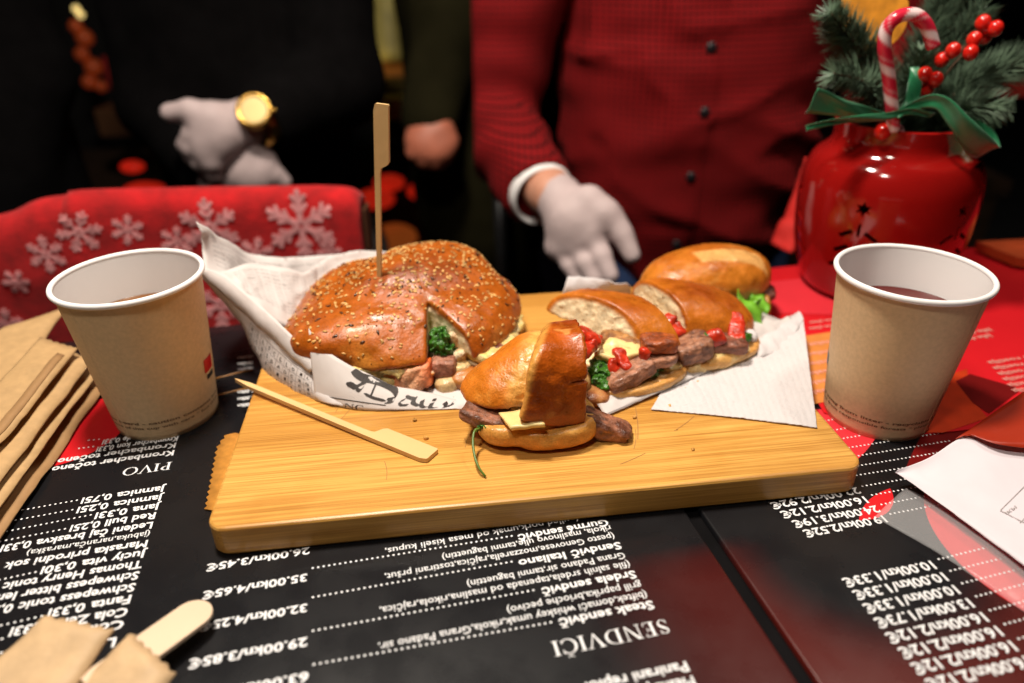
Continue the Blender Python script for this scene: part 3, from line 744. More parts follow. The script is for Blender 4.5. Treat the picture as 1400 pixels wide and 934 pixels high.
# ---- seeded bun sandwich
BC = V3(-.0715, .4405, .031)
BR_ = V3(.0795, .073, .0495)
APX = UY(583, 398, .408); NL = UY(584, 500, .374)-APX; NR = UY(640, 490, .384)-APX
nl = V3(NL[1], -NL[0], 0); nl /= np.linalg.norm(nl); nr = V3(-NR[1], NR[0], 0); nr /= np.linalg.norm(nr)
if nl@NR < 0: nl = -nl
if nr@NL < 0: nr = -nr
def notch(P, off=0.0):
    Q = P-APX; return smax(-(Q[..., :2]@nl[:2])+off, -(Q[..., :2]@nr[:2])+off, .002)
PEAK = V3(.010, .010, 0)
def bun_raw(P):
    Q = (P-BC)@rotm(yaw=.1); rho = np.sqrt((Q[..., 0]/.0800)**2+(Q[..., 1]/.0735)**2)
    t = np.clip(1-np.minimum(rho, 1)**1.30, 0, 1)
    h = .0435*t**.60-.09*np.maximum(rho-1, 0)
    d = (Q[..., 2]-h)*.62
    # scored lobes that swell between the creases
    d = smin(d, ell(P, BC+V3(-.033, -.030, .009), (.040, .036, .0170), rotm(yaw=.35, roll=-.15), 2.2), .009)
    d = smin(d, ell(P, BC+V3(.043, -.012, .004), (.0300, .052, .0240), rotm(yaw=-.25), 2.2), .010)
    d = smin(d, ell(P, BC+V3(.016, .018, .026), (.040, .036, .0185), rotm(yaw=.5)), .011)
    d = smin(d, ell(P, BC+V3(-.030, .016, .012), (.036, .038, .0185), rotm(yaw=.2)), .010)
    return d - .0016*fbm(P, 42, 3) - .0006*fbm(P, 190, 8)
def bun_top(P):
    dE = bun_raw(P); d = smax(dE, -(P[..., 2]-(.0348+.0016*vn(P, 70, 2))), .004)
    d = smax(d, -notch(P), .0015)
    d = smax(d, -(notch(P+V3(0, 0, 0), .0) + 1), .001)
    return d+crumb_rough(P, dE, 1)
sw1 = thing('bun_sandwich', 'big seeded round bun sandwich cut open at the front, in newsprint paper', 'sandwich', (*BC[:2], ZB))
def bun_col(P):
    dE = bun_raw(P); h = (P[:, 2]-.030)/.052
    return bread_col(dE+.0004, .28+.55*h+.35*fbm(P, 26, 77), P, 1, top=(.24, .046, .004), mid=(.38, .088, .006), low=(.54, .20, .028), th=.0020)
iso('bread_top', bun_top, BC-V3(.088, .084, .004), BC+V3(.088, .086, .060), .00125, M['crust'], sw1, bun_col)
def bun_bot(P):
    d = ell(P, BC+V3(.004, -.004, .001), (.074, .066, .0125), None, 2.6); d = smax(d, P[..., 2]-.0290, .002)
    d = smax(d, -notch(P+V3(-.004, .0, 0), .0), .002)
    return d+.0008*fbm(P, 120, 4)
iso('bread_base', bun_bot, BC-V3(.082, .078, .0140), BC+V3(.086, .076, .004), .0014, M['crust'], sw1,
    lambda P: bread_col(ell(P, BC+V3(.004, -.004, .001), (.074, .066, .0125), None, 2.6)+.0003, .45+(P[:, 2]-.02)*6, P, 7))
def layer(name, z0, z1, inset, amp, fr, mat, cA, cB, seed, parent, nf=300, front=0):
    def f(P):
        d = ell(P, BC+V3(.002, -.001+front, (z0+z1)/2-BC[2]), (.0765-inset, .070-inset, (z1-z0)/2), None, 3.0)
        d = smax(d, -notch(P+V3(0, -.004, 0)), .003)
        return d+amp*fbm(P, fr, seed)
    iso(name, f, BC-V3(.084, .082, .02), BC+V3(.084, .08, .02), .0015, mat, parent, lambda P: mixc(np.tile(cA, (len(P), 1)), cB, sstep(-.3, .4, fbm(P, nf, seed+2))))
layer('cheese_spread', .0275, .0365, .0005, .0030, 110, M['food'], (.72, .52, .16), (.62, .50, .24), 21, sw1)
layer('meat_slices', .0285, .037, .005, .0030, 90, M['food'], (.16, .045, .028), (.34, .13, .09), 31, sw1, 180)
# chunks inside the cut
def blob(name, c, r, mat, cA, cB, seed, parent, R=None, amp=.0022, fr=190, res=.0009, pw=2.4, cf=260):
    c = V3(*c); m = max(r)*1.35+.003
    def f(P): return ell(P, c, r, R, pw)+amp*fbm(P, fr, seed)
    return iso(name, f, c-m, c+m, res, mat, parent, (lambda P: mixc(np.tile(cA, (len(P), 1)), cB, sstep(-.35, .35, fbm(P, cf, seed+2)))) if cA else None)
def meat(name, c, r, cA, cB, seed, parent, R=None, res=.0008, lump=1.0):
    """torn piece of roast meat: blunt corners, fibres that run along it, browned patches"""
    c = V3(*c); m = max(r)*1.3+.004; Rm = np.eye(3) if R is None else R
    def f(P):
        Q = (P-c)@Rm
        fib = vn(Q*V3(.22, 1, 1), 800, seed)*.00030+(1-np.abs(vn(Q*V3(.25, 1, 1), 360, seed+1)))**2*.0006
        return ell(P, c, r, R, 4.5)*.85+lump*.0020*fbm(P, 85, seed+2)+fib+lump*.0005*np.abs(vn(P, 310, seed+3))
    def cf(P):
        Q = (P-c)@Rm; k = sstep(-.45, .35, fbm(P, 150, seed+4)+.5*vn(Q*V3(.3, 1, 1), 600, seed+5))
        return mixc(mixc(np.tile(cA, (len(P), 1)), cB, k), (.30, .13, .05), .5*sstep(.3, .7, fbm(P, 90, seed+6)))
    return iso(name, f, c-m, c+m, res, M['food'], parent, cf)
MEA, MEB = (.22, .065, .045), (.40, .19, .15)
blob('herb_pesto', UY(602, 466, .392), (.0058, .008, .0085), M['herb'], None, None, 41, sw1, amp=.0050, fr=420, res=.0007)
blob('herb_pesto', UY(611, 477, .391), (.0050, .007, .005), M['herb'], None, None, 42, sw1, amp=.0045, fr=460, res=.0007)
meat('meat_slice', UY(608, 497, .384), (.0080, .010, .0062), (.20, .065, .035), (.38, .165, .105), 43, sw1, lump=.6)
blob('melted_cheese', UY(628, 500, .386), (.0070, .008, .0040), M['food'], (.75, .58, .30), (.62, .42, .16), 44, sw1)
blob('crumb_bit', UY(627, 487, .388), (.0050, .006, .0042), M['food'], (.78, .62, .40), (.55, .28, .10), 45, sw1, amp=.003)
blob('crumb_bit', UY(622, 461, .394), (.0045, .006, .006), M['food'], (.55, .30, .12), (.78, .62, .40), 46, sw1, amp=.003)
blob('bread_heel', UY(612, 523, .378), (.0075, .010, .0068), M['crust'], (.62, .42, .20), (.36, .12, .02), 47, sw1, amp=.0015, cf=120)
blob('bread_heel', UY(640, 516, .380), (.0125, .010, .0062), M['crust'], (.34, .105, .018), (.46, .18, .04), 48, sw1, amp=.0012, cf=120)
blob('bread_heel', UY(668, 505, .388), (.0125, .010, .0058), M['crust'], (.34, .105, .018), (.50, .2, .05), 49, sw1, amp=.0012, cf=120)
# bacon strip and egg edge on the left half
def strip(name, path, wv, th, mat, parent, col=None, n=26, m=7, wav=.0008, seed=0):
    P = resamp(path, n); G = np.zeros((n, m, 3)); wv = np.asarray(wv, float)
    wv = np.array([wv]*n) if wv.ndim == 1 else resamp(wv, n)
    for i in range(n):
        for j in range(m):
            t = j/(m-1)-.5; G[i, j] = P[i]+wv[i]*t+V3(0, -1, .3)*wav*math.sin(i*.9+j*1.3+seed)
    Vv, Ff = thick(G, th)
    cc = None
    if col is not None:
        tt = np.tile(np.tile(np.linspace(0, 1, n)[:, None], (1, m)).ravel(), 2); jj = np.tile(np.tile(np.linspace(0, 1, m)[None], (n, 1)).ravel(), 2); cc = np.array([col(a, b) for a, b in zip(tt, jj)])
    return mk(name, Vv, Ff, mat, parent, True, cc)
def bacon_col(a, b):
    k = .5+.5*math.sin(a*7.0+.8)
    return (1-k)*V3(.70, .36, .20)+k*V3(.74, .125, .018)
p0, p1, p2, p3 = UY(529, 512, .377), UY(548, 518, .371), UY(563, 520, .369), UY(583, 514, .370)
strip('bacon', [p0+V3(0, .006, 0), p0, p1, p2, p3, p3+V3(.002, .008, 0)], V3(.0012, -.004, -.0135), .0022, M['food'], sw1, bacon_col)
strip('bacon', [UY(522, 516, .380), UY(535, 526, .3735), UY(552, 533, .3715)], V3(.0, -.003, -.009), .002, M['food'], sw1, lambda a, b: V3(.70, .36, .16))
strip('egg_edge', [UY(448, 478, .392), UY(470, 489, .384), UY(500, 502, .378), UY(530, 514, .3745), UY(545, 522, .374)], V3(.0, -.0035, -.0075), .003, M['food'], sw1, lambda a, b: V3(.74, .55, .20)*(.85+.15*math.sin(a*40)), wav=.0012)
# seeds on the crust
bt = next(o for o in sw1.children if o.name.startswith('bread_top'))
def seeds(ob, count, name, mat, L_, seed, zmin, filt=None):
    me = ob.data; nv = len(me.vertices); co = np.empty(nv*3); me.vertices.foreach_get('co', co); co = co.reshape(-1, 3)+wloc(ob)
    no = np.empty(nv*3); me.vertices.foreach_get('normal', no); no = no.reshape(-1, 3)
    r = np.random.default_rng(seed); ok = np.where((co[:, 2] > zmin) & (no[:, 2] > -.05) & (np.abs(bun_raw(co)) < .0012))[0]
    wgt = .25+sstep(.045, .075, co[ok, 2])+1.1*np.clip(fbm(co[ok], 38, seed), 0, 1)
    pick = r.choice(ok, count, replace=False, p=wgt/wgt.sum()); mb = MB()
    for i in pick:
        N = V3(*no[i]); a = np.cross(N, r.normal(size=3)); a /= np.linalg.norm(a); b = np.cross(N, a)
        s = r.uniform(.65, 1.2)
        N2 = N+r.normal(0, .18)*a; N2 /= np.linalg.norm(N2)
        sv, sf = sphere((0, 0, 0), 1, 7, 5); sv = np.array(sv)
        tp = 1-.35*sv[:, 0]
        mb.add(co[i]+s*(sv[:, :1]*L_[0]*a+(sv[:, 1]*tp)[:, None]*L_[1]*b+sv[:, 2:]*L_[2]*N2)+N*L_[2]*.55, sf)
    o = mb.build(name, mat, ob, True); o['kind'] = 'stuff'
seeds(bt, 900, 'sesame_seeds', M['seed'], (.00148, .00082, .0005), 5, .036)
seeds(bt, 130, 'flax_seeds', M['seedd'], (.0018, .0008, .0005), 6, .036)
seeds(bt, 260, 'poppy_seeds', M['seedd'], (.00045, .00042, .0004), 9, .034)

# ---- paddle picks
def paddle(name, label, tip, end, side, nrm, wide, head, th, n_=None):
    """flat bamboo pick: pointed shaft that widens into a paddle"""
    tip, end, side = V3(*tip), V3(*end), V3(*side); ax = end-tip; Ln = np.linalg.norm(ax); ax /= Ln
    side -= ax*(side@ax); side /= np.linalg.norm(side); nn = np.cross(ax, side)
    sh = wide*.19
    out = [(0, -.0002), (.012, -sh*.8), (Ln-head-.006, -sh), (Ln-head-.002, -sh), (Ln-.004, -sh*1.0), (Ln-.0005, -sh*.45), (Ln, -sh*.1), (Ln, wide-sh*1.2), (Ln-.0008, wide-sh), (Ln-head+.001, wide-sh), (Ln-head-.001, wide*.85-sh), (Ln-head-.003, wide*.45-sh), (Ln-head-.0055, sh*1.1), (Ln-head-.009, sh), (.012, sh*.8), (0, .0002)]
    k = len(out); v = [tip+ax*a+side*b+nn*th/2 for a, b in out]+[tip+ax*a+side*b-nn*th/2 for a, b in out]
    f = [tuple(range(k)), tuple(range(2*k-1, k-1, -1))]+[(i, k+i, k+(i+1) % k, (i+1) % k) for i in range(k)]
    return tag(mk(name, v, f, M['pick'], None, False), label, 'paddle pick')
pb = UY(519, 380, .425); pt = UY(515, 141, .425); pax = (pt-pb)/np.linalg.norm(pt-pb)
paddle('paddle_pick', 'flat bamboo paddle pick standing upright in the seeded bun', pb-pax*.02, pt, (1, -.22, 0), None, .0090, .034, .0023)
q0 = U(322, 520, .0215); q1 = U(585, 629, ZB+.0016)
pd = paddle('paddle_pick', 'flat bamboo paddle pick lying on the board below the newsprint wrap', q0, q1, (.3, 1, 0), None, .0115, .036, .0026)

# ---- newsprint wrap
wr = thing('paper_wrap', 'white newsprint wrapping paper folded around the seeded bun', 'wrapping paper', (-.12, .42, ZB))
def lerp_curves(A, B, n, m, sag=0, seed=0, amp=.0006, fr=60, bulge=V3(0, 0, 0)):
    a, b = resamp(A, n), resamp(B, n); G = np.zeros((n, m, 3))
    for j in range(m):
        t = j/(m-1); G[:, j] = a*(1-t)+b*t+np.asarray(bulge)*math.sin(math.pi*t)
    N = np.cross(np.gradient(G, axis=0), np.gradient(G, axis=1)); N /= np.linalg.norm(N, axis=2)[..., None]+1e-12
    return G+N*(amp*fbm(G, fr, seed)+amp*1.1*(1-np.abs(vn(G*V3(1, 1, .6)+V3(0, .3, 0)*G[..., :1], fr*1.6, seed+4)))**3+amp*.4*(1-np.abs(vn(G, fr*3.7, seed+6)))**2)[..., None]
TH_P = .00022
PA = [UY(277, 375, .432), UY(313, 417, .432), UY(333, 445, .430), UY(342, 467, .425), UY(364, 510, .402), UY(386, 532, .386), U(439, 549.5, ZB+.001), U(470, 556, ZB+.0012)]
PB = [UY(279, 370, .432), UY(320, 403, .424), UY(352, 432, .413), UY(386, 462, .396), UY(412, 488, .384), UY(430, 503, .377), UY(445, 512, .374), UY(470, 512, .374)]
G = lerp_curves(PA, PB, 50, 14, seed=2, amp=.0009, bulge=(-.002, -.002, 0)); side_panel = mk('side_panel', *thick(G, TH_P), M['paper'], wr); SIDE = G
FA = [UY(276, 376, .4305), UY(318, 413, .4225), UY(352, 444, .4085), UY(372, 462, .399), UY(400, 489, .3835), UY(424, 510, .3715)]
FB = [UY(279, 366, .431), UY(308, 376, .430), UY(336, 400, .420), UY(360, 421, .410), UY(390, 449, .394), UY(440, 500, .3715)]
G = lerp_curves(FA, FB, 44, 8, seed=5, amp=.0007, bulge=(-.001, -.0015, .001)); mk('folded_edge', *thick(G, TH_P), M['paper'], wr)
BTOP = [UY(265, 303, .452), UY(300, 326, .474), UY(335, 345, .492), UY(385, 353, .505), UY(430, 350, .515), UY(480, 347, .522), UY(520, 350, .524), UY(570, 352, .520), UY(620, 352, .512), UY(641, 372, .498)]
BBOT = [UY(278, 374, .434), UY(322, 412, .436), UY(356, 442, .440), UY(390, 462, .444), UY(420, 470, .455), UY(470, 450, .478), UY(520, 430, .49), UY(570, 420, .495), UY(620, 415, .49), UY(650, 415, .485)]
G = lerp_curves(BBOT, BTOP, 60, 22, seed=8, amp=.0022, fr=40, bulge=(-.001, .006, -.004)); mk('back_panel', *thick(G, TH_P), M['paper'], wr); BACK = G
# crumpled inner sheet
IT = [UY(300, 372, .442), UY(345, 362, .462), UY(400, 372, .470), UY(420, 371, .476), UY(450, 352, .500), UY(500, 344, .512), UY(540, 346, .515)]
IB = [UY(322, 400, .430), UY(360, 428, .424), UY(392, 446, .424), UY(402, 440, .436), UY(440, 420, .462), UY(500, 400, .48), UY(540, 395, .49)]
G = lerp_curves(IB, IT, 50, 18, seed=11, amp=.0022, fr=60, bulge=(.001, .002, -.003)); mk('inner_sheet', *thick(G, TH_P), M['paper'], wr); INNER = G
# front band
LOWER = [U(x, y, ZB+.0006) for x, y in ((432, 547), (470, 557), (500, 561), (540, 561), (590, 560), (640, 559))]
UPPER = [UY(422, 449, .383), UY(440, 474, .377), UY(477, 499, .3695), UY(510, 514, .366), UY(536, 527, .3635), UY(570, 534, .3625), UY(602, 541, .3620), UY(640, 552, .359)]
G = lerp_curves(LOWER, UPPER, 60, 12, seed=14, amp=.0004, bulge=(0, -.0016, 0)); FRONT = G; fp = mk('front_panel', *thick(G, TH_P), M['paper'], wr)
# bottom sheet on the board
BLW = [q.copy() for q in LOWER]; BLB = [U(440, 505, ZB+.001), U(510, 500, ZB+.001), U(580, 495, ZB+.001), U(660, 495, ZB+.001)]
for q in BLW: q[2] = ZB+.0006
G = lerp_curves(BLW, BLB, 30, 6, amp=.0001); mk('bottom_sheet', *thick(G, TH_P), M['paper'], wr)
def proj(P):
    Q = np.asarray(P)-V3(0, 0, CAM_H); z = Q@_fw; return np.stack([700+CAM_F*(Q@_rt)/z, 467-CAM_F*(Q@_up)/z], -1)
def on_sheet(G, uv, off=.0003):
    """uv in 0..1 over a sheet grid -> points just off the surface that faces the front"""
    n, m = G.shape[:2]; out = []
    N = np.cross(np.gradient(G, axis=0), np.gradient(G, axis=1)); N /= np.linalg.norm(N, axis=2)[..., None]+1e-12
    if (N[..., 1].mean()+-.3*N[..., 2].mean()) > 0: N = -N
    for u, v_ in uv:
        x = np.clip(u, 0, 1)*(n-1.001); y = np.clip(v_, 0, 1)*(m-1.001); i, j = int(x), int(y); a, b = x-i, y-j
        L = lambda A: A[i, j]*(1-a)*(1-b)+A[i+1, j]*a*(1-b)+A[i, j+1]*(1-a)*b+A[i+1, j+1]*a*b
        out.append(L(G)+L(N)*off)
    return np.array(out)
# blackletter words drawn with a broad nib, laid on the front band
def sheet_map(G):
    n = 900; xs_ = np.linspace(0, 1, n)*(G.shape[0]-1); fl_ = lambda A: np.stack([np.interp(xs_, np.arange(len(A)), A[:, c]) for c in (0, 1)], 1); lo = fl_(proj(G[:, 0])); hi = fl_(proj(G[:, -1]))
    def f(px):
        out = []
        for x, y in px:
            v_ = (y-lo[:, 1])/(hi[:, 1]-lo[:, 1]); xx = lo[:, 0]+(hi[:, 0]-lo[:, 0])*v_
            k = np.abs(xx-x).argmin(); out.append((k/(n-1), v_[k]))
        return out
    return f
fm_ = sheet_map(FRONT)
def nib(path, ang, wd, n=26, taper=False):
    P = resamp(path, n); a = math.radians(ang); d = np.array([math.cos(a), -math.sin(a)])
    k = np.linspace(0, 1, n); w_ = wd*(np.minimum(1, np.minimum(k, 1-k)*6+.25) if taper else np.ones(n))
    A, B = P+d*w_[:, None]/2, P-d*w_[:, None]/2
    return [[A[i], A[i+1], B[i+1], B[i]] for i in range(n-1)]
DZ = lambda x, y: (400+x*.18571, 460+y*.18571)          # pixel frame the strokes were measured in
strokes = [
    ([(445, 235), (465, 265), (520, 300), (620, 325), (720, 365), (765, 410), (755, 455), (690, 468)], 60, 46, False),
    ([(690, 468), (600, 445), (530, 410)], 70, 18, True),
    ([(400, 335), (440, 350), (470, 365), (520, 335), (560, 325)], 62, 34, True),
    ([(470, 372), (500, 390), (530, 360)], 60, 24, True),
    ([(620, 335), (600, 380), (580, 430)], 15, 14, False),
    ([(835, 432), (870, 445), (905, 450)], 60, 22, True), ([(905, 440), (890, 480), (930, 505)], 20, 34, False),
    ([(830, 455), (790, 475), (800, 500), (850, 498)], 45, 22, False),
    ([(960, 462), (950, 500), (975, 520), (1010, 505)], 20, 30, False), ([(1030, 462), (1060, 458)], 60, 16, True), ([(1030, 480), (1015, 520), (1060, 520)], 20, 30, False),
    ([(1120, 480), (1130, 500), (1110, 525)], 30, 30, False), ([(1110, 522), (1190, 488)], 70, 12, True), ([(1180, 480), (1150, 515)], 30, 14, False),
]
mb = MB(); kz = 0
for path, ang, wd, tp in strokes:
    for q in nib([DZ(*p) for p in path], ang, wd*.225, 22, tp):
        uv = fm_(q)
        if max(v_ for _, v_ in uv) < .01 or min(v_ for _, v_ in uv) > .99: continue
        kz += 1; mb.add(on_sheet(FRONT, [(u, min(max(v_, .01), .99)) for u, v_ in uv], .00025+(kz % 7)*1.5e-5), [(0, 1, 2, 3)])
# rule and the words below
def pquad(pts):
    global kz
    uv = fm_(pts); kz += 1; mb.add(on_sheet(FRONT, [(u, min(max(v_, .01), .99)) for u, v_ in uv], .00025+(kz % 7)*1.5e-5), [tuple(range(len(pts)))])
for i in range(8):
    xa, xb = 440+i*11, 440+(i+1)*11; ya, yb = 540+(xa-440)*.145, 540+(xb-440)*.145
    pquad([(xa, ya), (xb, yb), (xb, yb+1.4), (xa, ya+1.4)])
def serif_px(word, x0, y0, dx, sk, h):
    x = x0
    for ch in word:
        pol = {'B': SERIF['P'][1]+[[(a, b*.55) for a, b in q] for q in SERIF['P'][1][3:]], 'G': SERIF['C'][1]}.get(ch) or SERIF[ch][1]
        for q in pol:
            pts = [(x+a*dx, y0+(x+a*dx-x0)*sk-b*h) for a, b in q]
            pquad(pts)
        x += dx*.95
serif_px('BENC', 443, 557, 15, .10, 9)
mb.build('lettering', M['ink'], fp, False)
# crossword squares and letters on the side panel, small print on the back
mb = MB()
def uvline(G, a, b, wv, n=14):
    a, b = np.array(a), np.array(b); 
    for i in range(n):
        p, q = a+(b-a)*i/n, a+(b-a)*(i+1)/n; w2 = np.array(wv)
        mb.add(on_sheet(G, [p, q, q+w2, p+w2], .0003), [(0, 1, 2, 3)])
for k in range(5): uvline(SIDE, (.36, .12+.16*k), (.86, .12+.16*k), (0, .010))
for k in range(11): uvline(SIDE, (.36+.05*k, .12), (.36+.05*k, .76), (.0022, 0), 5)
side_lines = mb.build('crossword_lines', M['inkg'], side_panel, False)
def sheet_text(G, body, u0, v0, du, dv, hu, hv, mbo):
    L = Lettering(); L.text(body, (0, 0, 0), V3(1, 0, 0), V3(0, 1, 0), .73, None, .01); L.flush()
    P = np.array(L.mb.v)[:, :2]; wd = P[:, 0].max(); P[:, 0] /= wd
    uv = [(u0+du*x+hu*y, v0+dv*x+hv*y) for x, y in P]; mbo.add(on_sheet(G, uv, .0003), L.mb.f)
mb = MB(); r_ = random.Random(4)
for i in range(10):
    for j in range(4): sheet_text(SIDE, r_.choice('ACDILTEQSO'), .375+.05*i, .16+.16*j, .020, 0, .0, .10, mb)
mb.build('lettering', M['ink'], side_panel, False)
mb = MB()
for k in range(13):
    sheet_text(INNER, 'the news of the day from the city and the sea', .06, .22+.055*k, .52, .0, .0, .034, mb)
for k in range(7): sheet_text(BACK, 'daily paper market and weather report for the week', .05, .40+.08*k, .5, .02, .0, .035, mb)
mb.build('lettering', pm('news_grey', (.40, .37, .36), .7, var=0), next(o for o in wr.children if o.name.startswith('inner')), False)

# ---- front sandwich end piece
def frame(a, up=(0, 0, 1)):
    a = V3(*a); a /= np.linalg.norm(a); u = V3(*up); u -= a*(u@a); u /= np.linalg.norm(u); return np.stack([a, np.cross(u, a), u], 1)
sw2 = thing('sandwich_end', 'small shiny brioche sandwich end with steak and cheese, nearest piece on the board', 'sandwich', (.008, .325, ZB))
LA, LB_ = UY(652, 543, .340), UY(735, 500, .350)
def lobe(P):
    d = cap(P, LA+V3(.004, .004, .0), LB_+V3(.0, .004, -.004),   .0095, .0185)
    d = smin(d, ell(P, UY(690, 528, .343), (.027, .021, .0165), rotm(yaw=.2, pitch=.42)), .010)
    d = smin(d, ell(P, UY(736, 499, .351), (.020, .022, .0155)), .010)
    return d
FA_ = V3(.95, .24, -.10); FA_ /= np.linalg.norm(FA_); FC_ = V3(.0235, .3370, .0365); FR_ = frame(FA_)
_sa, _sb = UY(738, 462, .338), UY(712, 557, .316)
SCN = np.cross(_sb-_sa, V3(.25, .9, .25)); SCN = -SCN if SCN[0] > 0 else SCN; SCN /= np.linalg.norm(SCN)        # score line: outward normal points away from the flap
_ca, _cb = UY(795, 455, .338), UY(797, 578, .320)
CTN = np.cross(_cb-_ca, V3(-.06, .9, .10)); CTN = -CTN if CTN[0] < 0 else CTN; CTN /= np.linalg.norm(CTN)
def flap(P):
    Q = (P-FC_)@FR_
    t = Q[..., 2]/.042
    rr = ((np.abs(Q[..., 1])/.0265)**3.0+(np.abs(Q[..., 2])/.0415)**3.0)**(1/3.0)
    d = (rr-1)*.0265+.0008*np.sin(Q[..., 0]*150+t*2)+.0008*vn(P, 90, 11)
    return smax(d, plane(P, _sa, SCN)+.0010*np.sin(P[..., 2]*160), .0055)
def s2top(P):
    a = lobe(P); b = flap(P)
    a = smax(a, -(P[..., 2]-(.0355+.0016*vn(P, 120, 3))), .004)
    b2 = smax(b, -(P[..., 2]-(.0332+.34*np.maximum(.0235-P[..., 0], 0)+.0013*vn(P, 150, 4))), .0022)
    cut = plane(P, _ca, CTN); b2 = smax(b2, cut+.0014*fbm(P, 240, 7), .0012); a = smax(a, cut-.002, .001)
    a = a+.0011*fbm(P, 330, 41)*(1-sstep(.004, .0125, plane(P, _sa, SCN)))
    rip = np.abs(plane(P, UY(776, 524, .315), (-.1, .2, 1))); b2 = b2+.0014*(1-sstep(.0003, .0012, rip))*sstep(-.012, -.006, cut)
    return smin(a, b2, .0016)-.0008*fbm(P, 70, 6)-.0003*fbm(P, 300, 2)
def s2col(P):
    a, b = lobe(P), flap(P); d = np.minimum(a, b)
    onf = sstep(-.001, .001, a-b)
    nz = fbm(P, 80, 4)
    cl_ = bread_col(d+.0010, .34+.34*(P[:, 2]-.036)/.04+.22*nz, P, 12, top=(.36, .076, .005), mid=(.55, .155, .011), low=(.68, .29, .045), th=.0022)
    sc = plane(P, _sa, SCN)
    band = (1-sstep(.004, .0125, sc+.003*nz))*(1-onf)
    cl_ = mixc(cl_, (.70, .38, .095), band*.8)
    cf = bread_col(d+.0010, .66+.35*nz, P, 13, top=(.23, .036, .002), mid=(.41, .078, .004), low=(.58, .19, .020), th=.0022)
    e = sstep(-.0050, -.0012, sc); cf = mixc(cf, (.68, .34, .07), e*.8)
    pk = sstep(.35, .55, vn(P, 210, 31))*sstep(-.1, .4, vn(P, 60, 32)); cf = mixc(cf, (.62, .30, .08), pk*.6)
    return mixc(cl_, cf, onf)
iso('bread_top', s2top, V3(-.046, .295, .026), V3(.066, .388, .092), .0008, M['crustm'], sw2, s2col)
def s2b_raw(P):
    d = ell(P, V3(.0200, .3270, .0262), (.0262, .0215, .0105), rotm(yaw=.12), 2.6)
    d = smin(d, ell(P, V3(-.0035, .3275, .0262), (.0160, .0195, .0105), rotm(yaw=-.25), 2.3), .0035)
    return d
def s2bot(P):
    d = s2b_raw(P)-.0006*fbm(P, 90, 6); d = smax(d, P[..., 2]-(.0322+.0012*vn(P, 140, 8)), .0016); d = smax(d, ZB+.0002-P[..., 2], .0008)
    return d-.0003*fbm(P, 260, 5)
iso('bread_base', s2bot, V3(-.034, .295, ZB-.002), V3(.062, .375, .037), .0008, M['crustm'], sw2,
    lambda P: bread_col(s2b_raw(P)+.0010, .25+.5*fbm(P, 60, 5)+.35*(1-sstep(.018, .026, P[:, 2])), P, 14, top=(.46, .14, .02), mid=(.62, .26, .045), low=(.74, .44, .13), th=.0016))
meat('meat_slice', UY(672, 576, .320)+V3(0, .004, 0), (.0175, .010, .0045), (.105, .034, .016), (.29, .115, .065), 51, sw2, rotm(yaw=-.20, pitch=-.26))
meat('meat_slice', UY(722, 580, .322)+V3(0, .012, -.001), (.030, .016, .0030), (.10, .03, .018), (.30, .12, .08), 52, sw2, rotm(yaw=.1))
meat('meat_slice', UY(828, 584, .3225), (.0150, .0070, .0058), (.115, .036, .018), (.32, .125, .07), 53, sw2, rotm(yaw=-.15, pitch=-.36))
def slab4(name, pts, th, mat, parent, seed=0, n=14, m=10, amp=.0006):
    A = [pts[0], pts[1]]; B = [pts[3], pts[2]]
    G = lerp_curves(A, B, n, m, seed=seed, amp=amp, fr=120); return mk(name, *thick(G, th), mat, parent)
slab4('cheese_slice', [UY(682, 566, .3190), UY(722, 560, .3190), UY(745, 580, .3040), UY(698, 586, .3050)], .0024, M['cheese'], sw2, 3)
slab4('cheese_slice', [UY(786, 562, .325), UY(803, 563, .329), UY(804, 581, .324), UY(786, 580, .318)], .0030, M['cheese'], sw2, 4)
leafp = [UY(652, 586, .3165), UY(658, 585, .3155), UY(665, 588, .3150), UY(671, 590, .3165)]
strip('herb_leaf', leafp, V3(.0005, -.001, .0045), .0006, M['herb'], sw2, wav=.0012)
stp = [UY(657, 586, .3150), UY(649, 589, .3120), UY(646.5, 604, .3060), UY(649, 624, .2980), UY(655, 640, .2920), U(664, 652, ZB+.0009)]
mk('herb_stem', *tube(resamp(stp, 20), np.linspace(.0008, .0006, 20), 8), M['stem'], sw2)

# ---- cut baguette sandwich, two portions and the rear roll
def lid(name, parent, c, r, R, cuts, zbot, seed, bb, res=.001, pw=2.3, colkw={}, hol=None, pale=None, rough=.0013):
    c = V3(*c)
    def raw(P): return ell(P, c, r, R, pw)-.0009*fbm(P, 55, seed)
    def f(P):
        dE = raw(P); d = dE-.0003*vn(P, 300, seed+1)
        for p, n_ in cuts: d = smax(d, plane(P, p, n_), .0016)
        d = d+crumb_rough(P, dE, seed, rough)
        if hol is not None: d = smax(d, -hol(P), .003)
        return d
    def colf(P):
        h = ((P-c)@R)[:, 2]/r[2]
        cc = bread_col(raw(P)+.0004, h*.75+.12, P, seed, th=.0022, **colkw)
        if pale is not None: cc = mixc(cc, (.72, .40, .13), pale(P))
        return cc
    return iso(name, f, c-V3(*bb), c+V3(*bb), res, M['crustm'], parent, colf)
AX = V3(.883, .469, 0); FN = V3(.469, -.883, 0)
pw_ = thing('baguette_portion', 'front baguette portion with pale crumb end, steak and melted cheese', 'sandwich', (.07, .40, ZB), 'cut baguette portions')
P1, P2, P3 = UY(746, 432, .430), UY(854, 414, .398), UY(916, 462, .385)
m1 = np.cross(P2-P1, V3(.12, .2, 1)); m1 = -m1 if m1[1] > 0 else m1; m1 /= np.linalg.norm(m1)
c1 = V3(.0700, .4165, .0335); R1 = frame(V3(.90, -.10, -.16), (-.10, .22, 1))
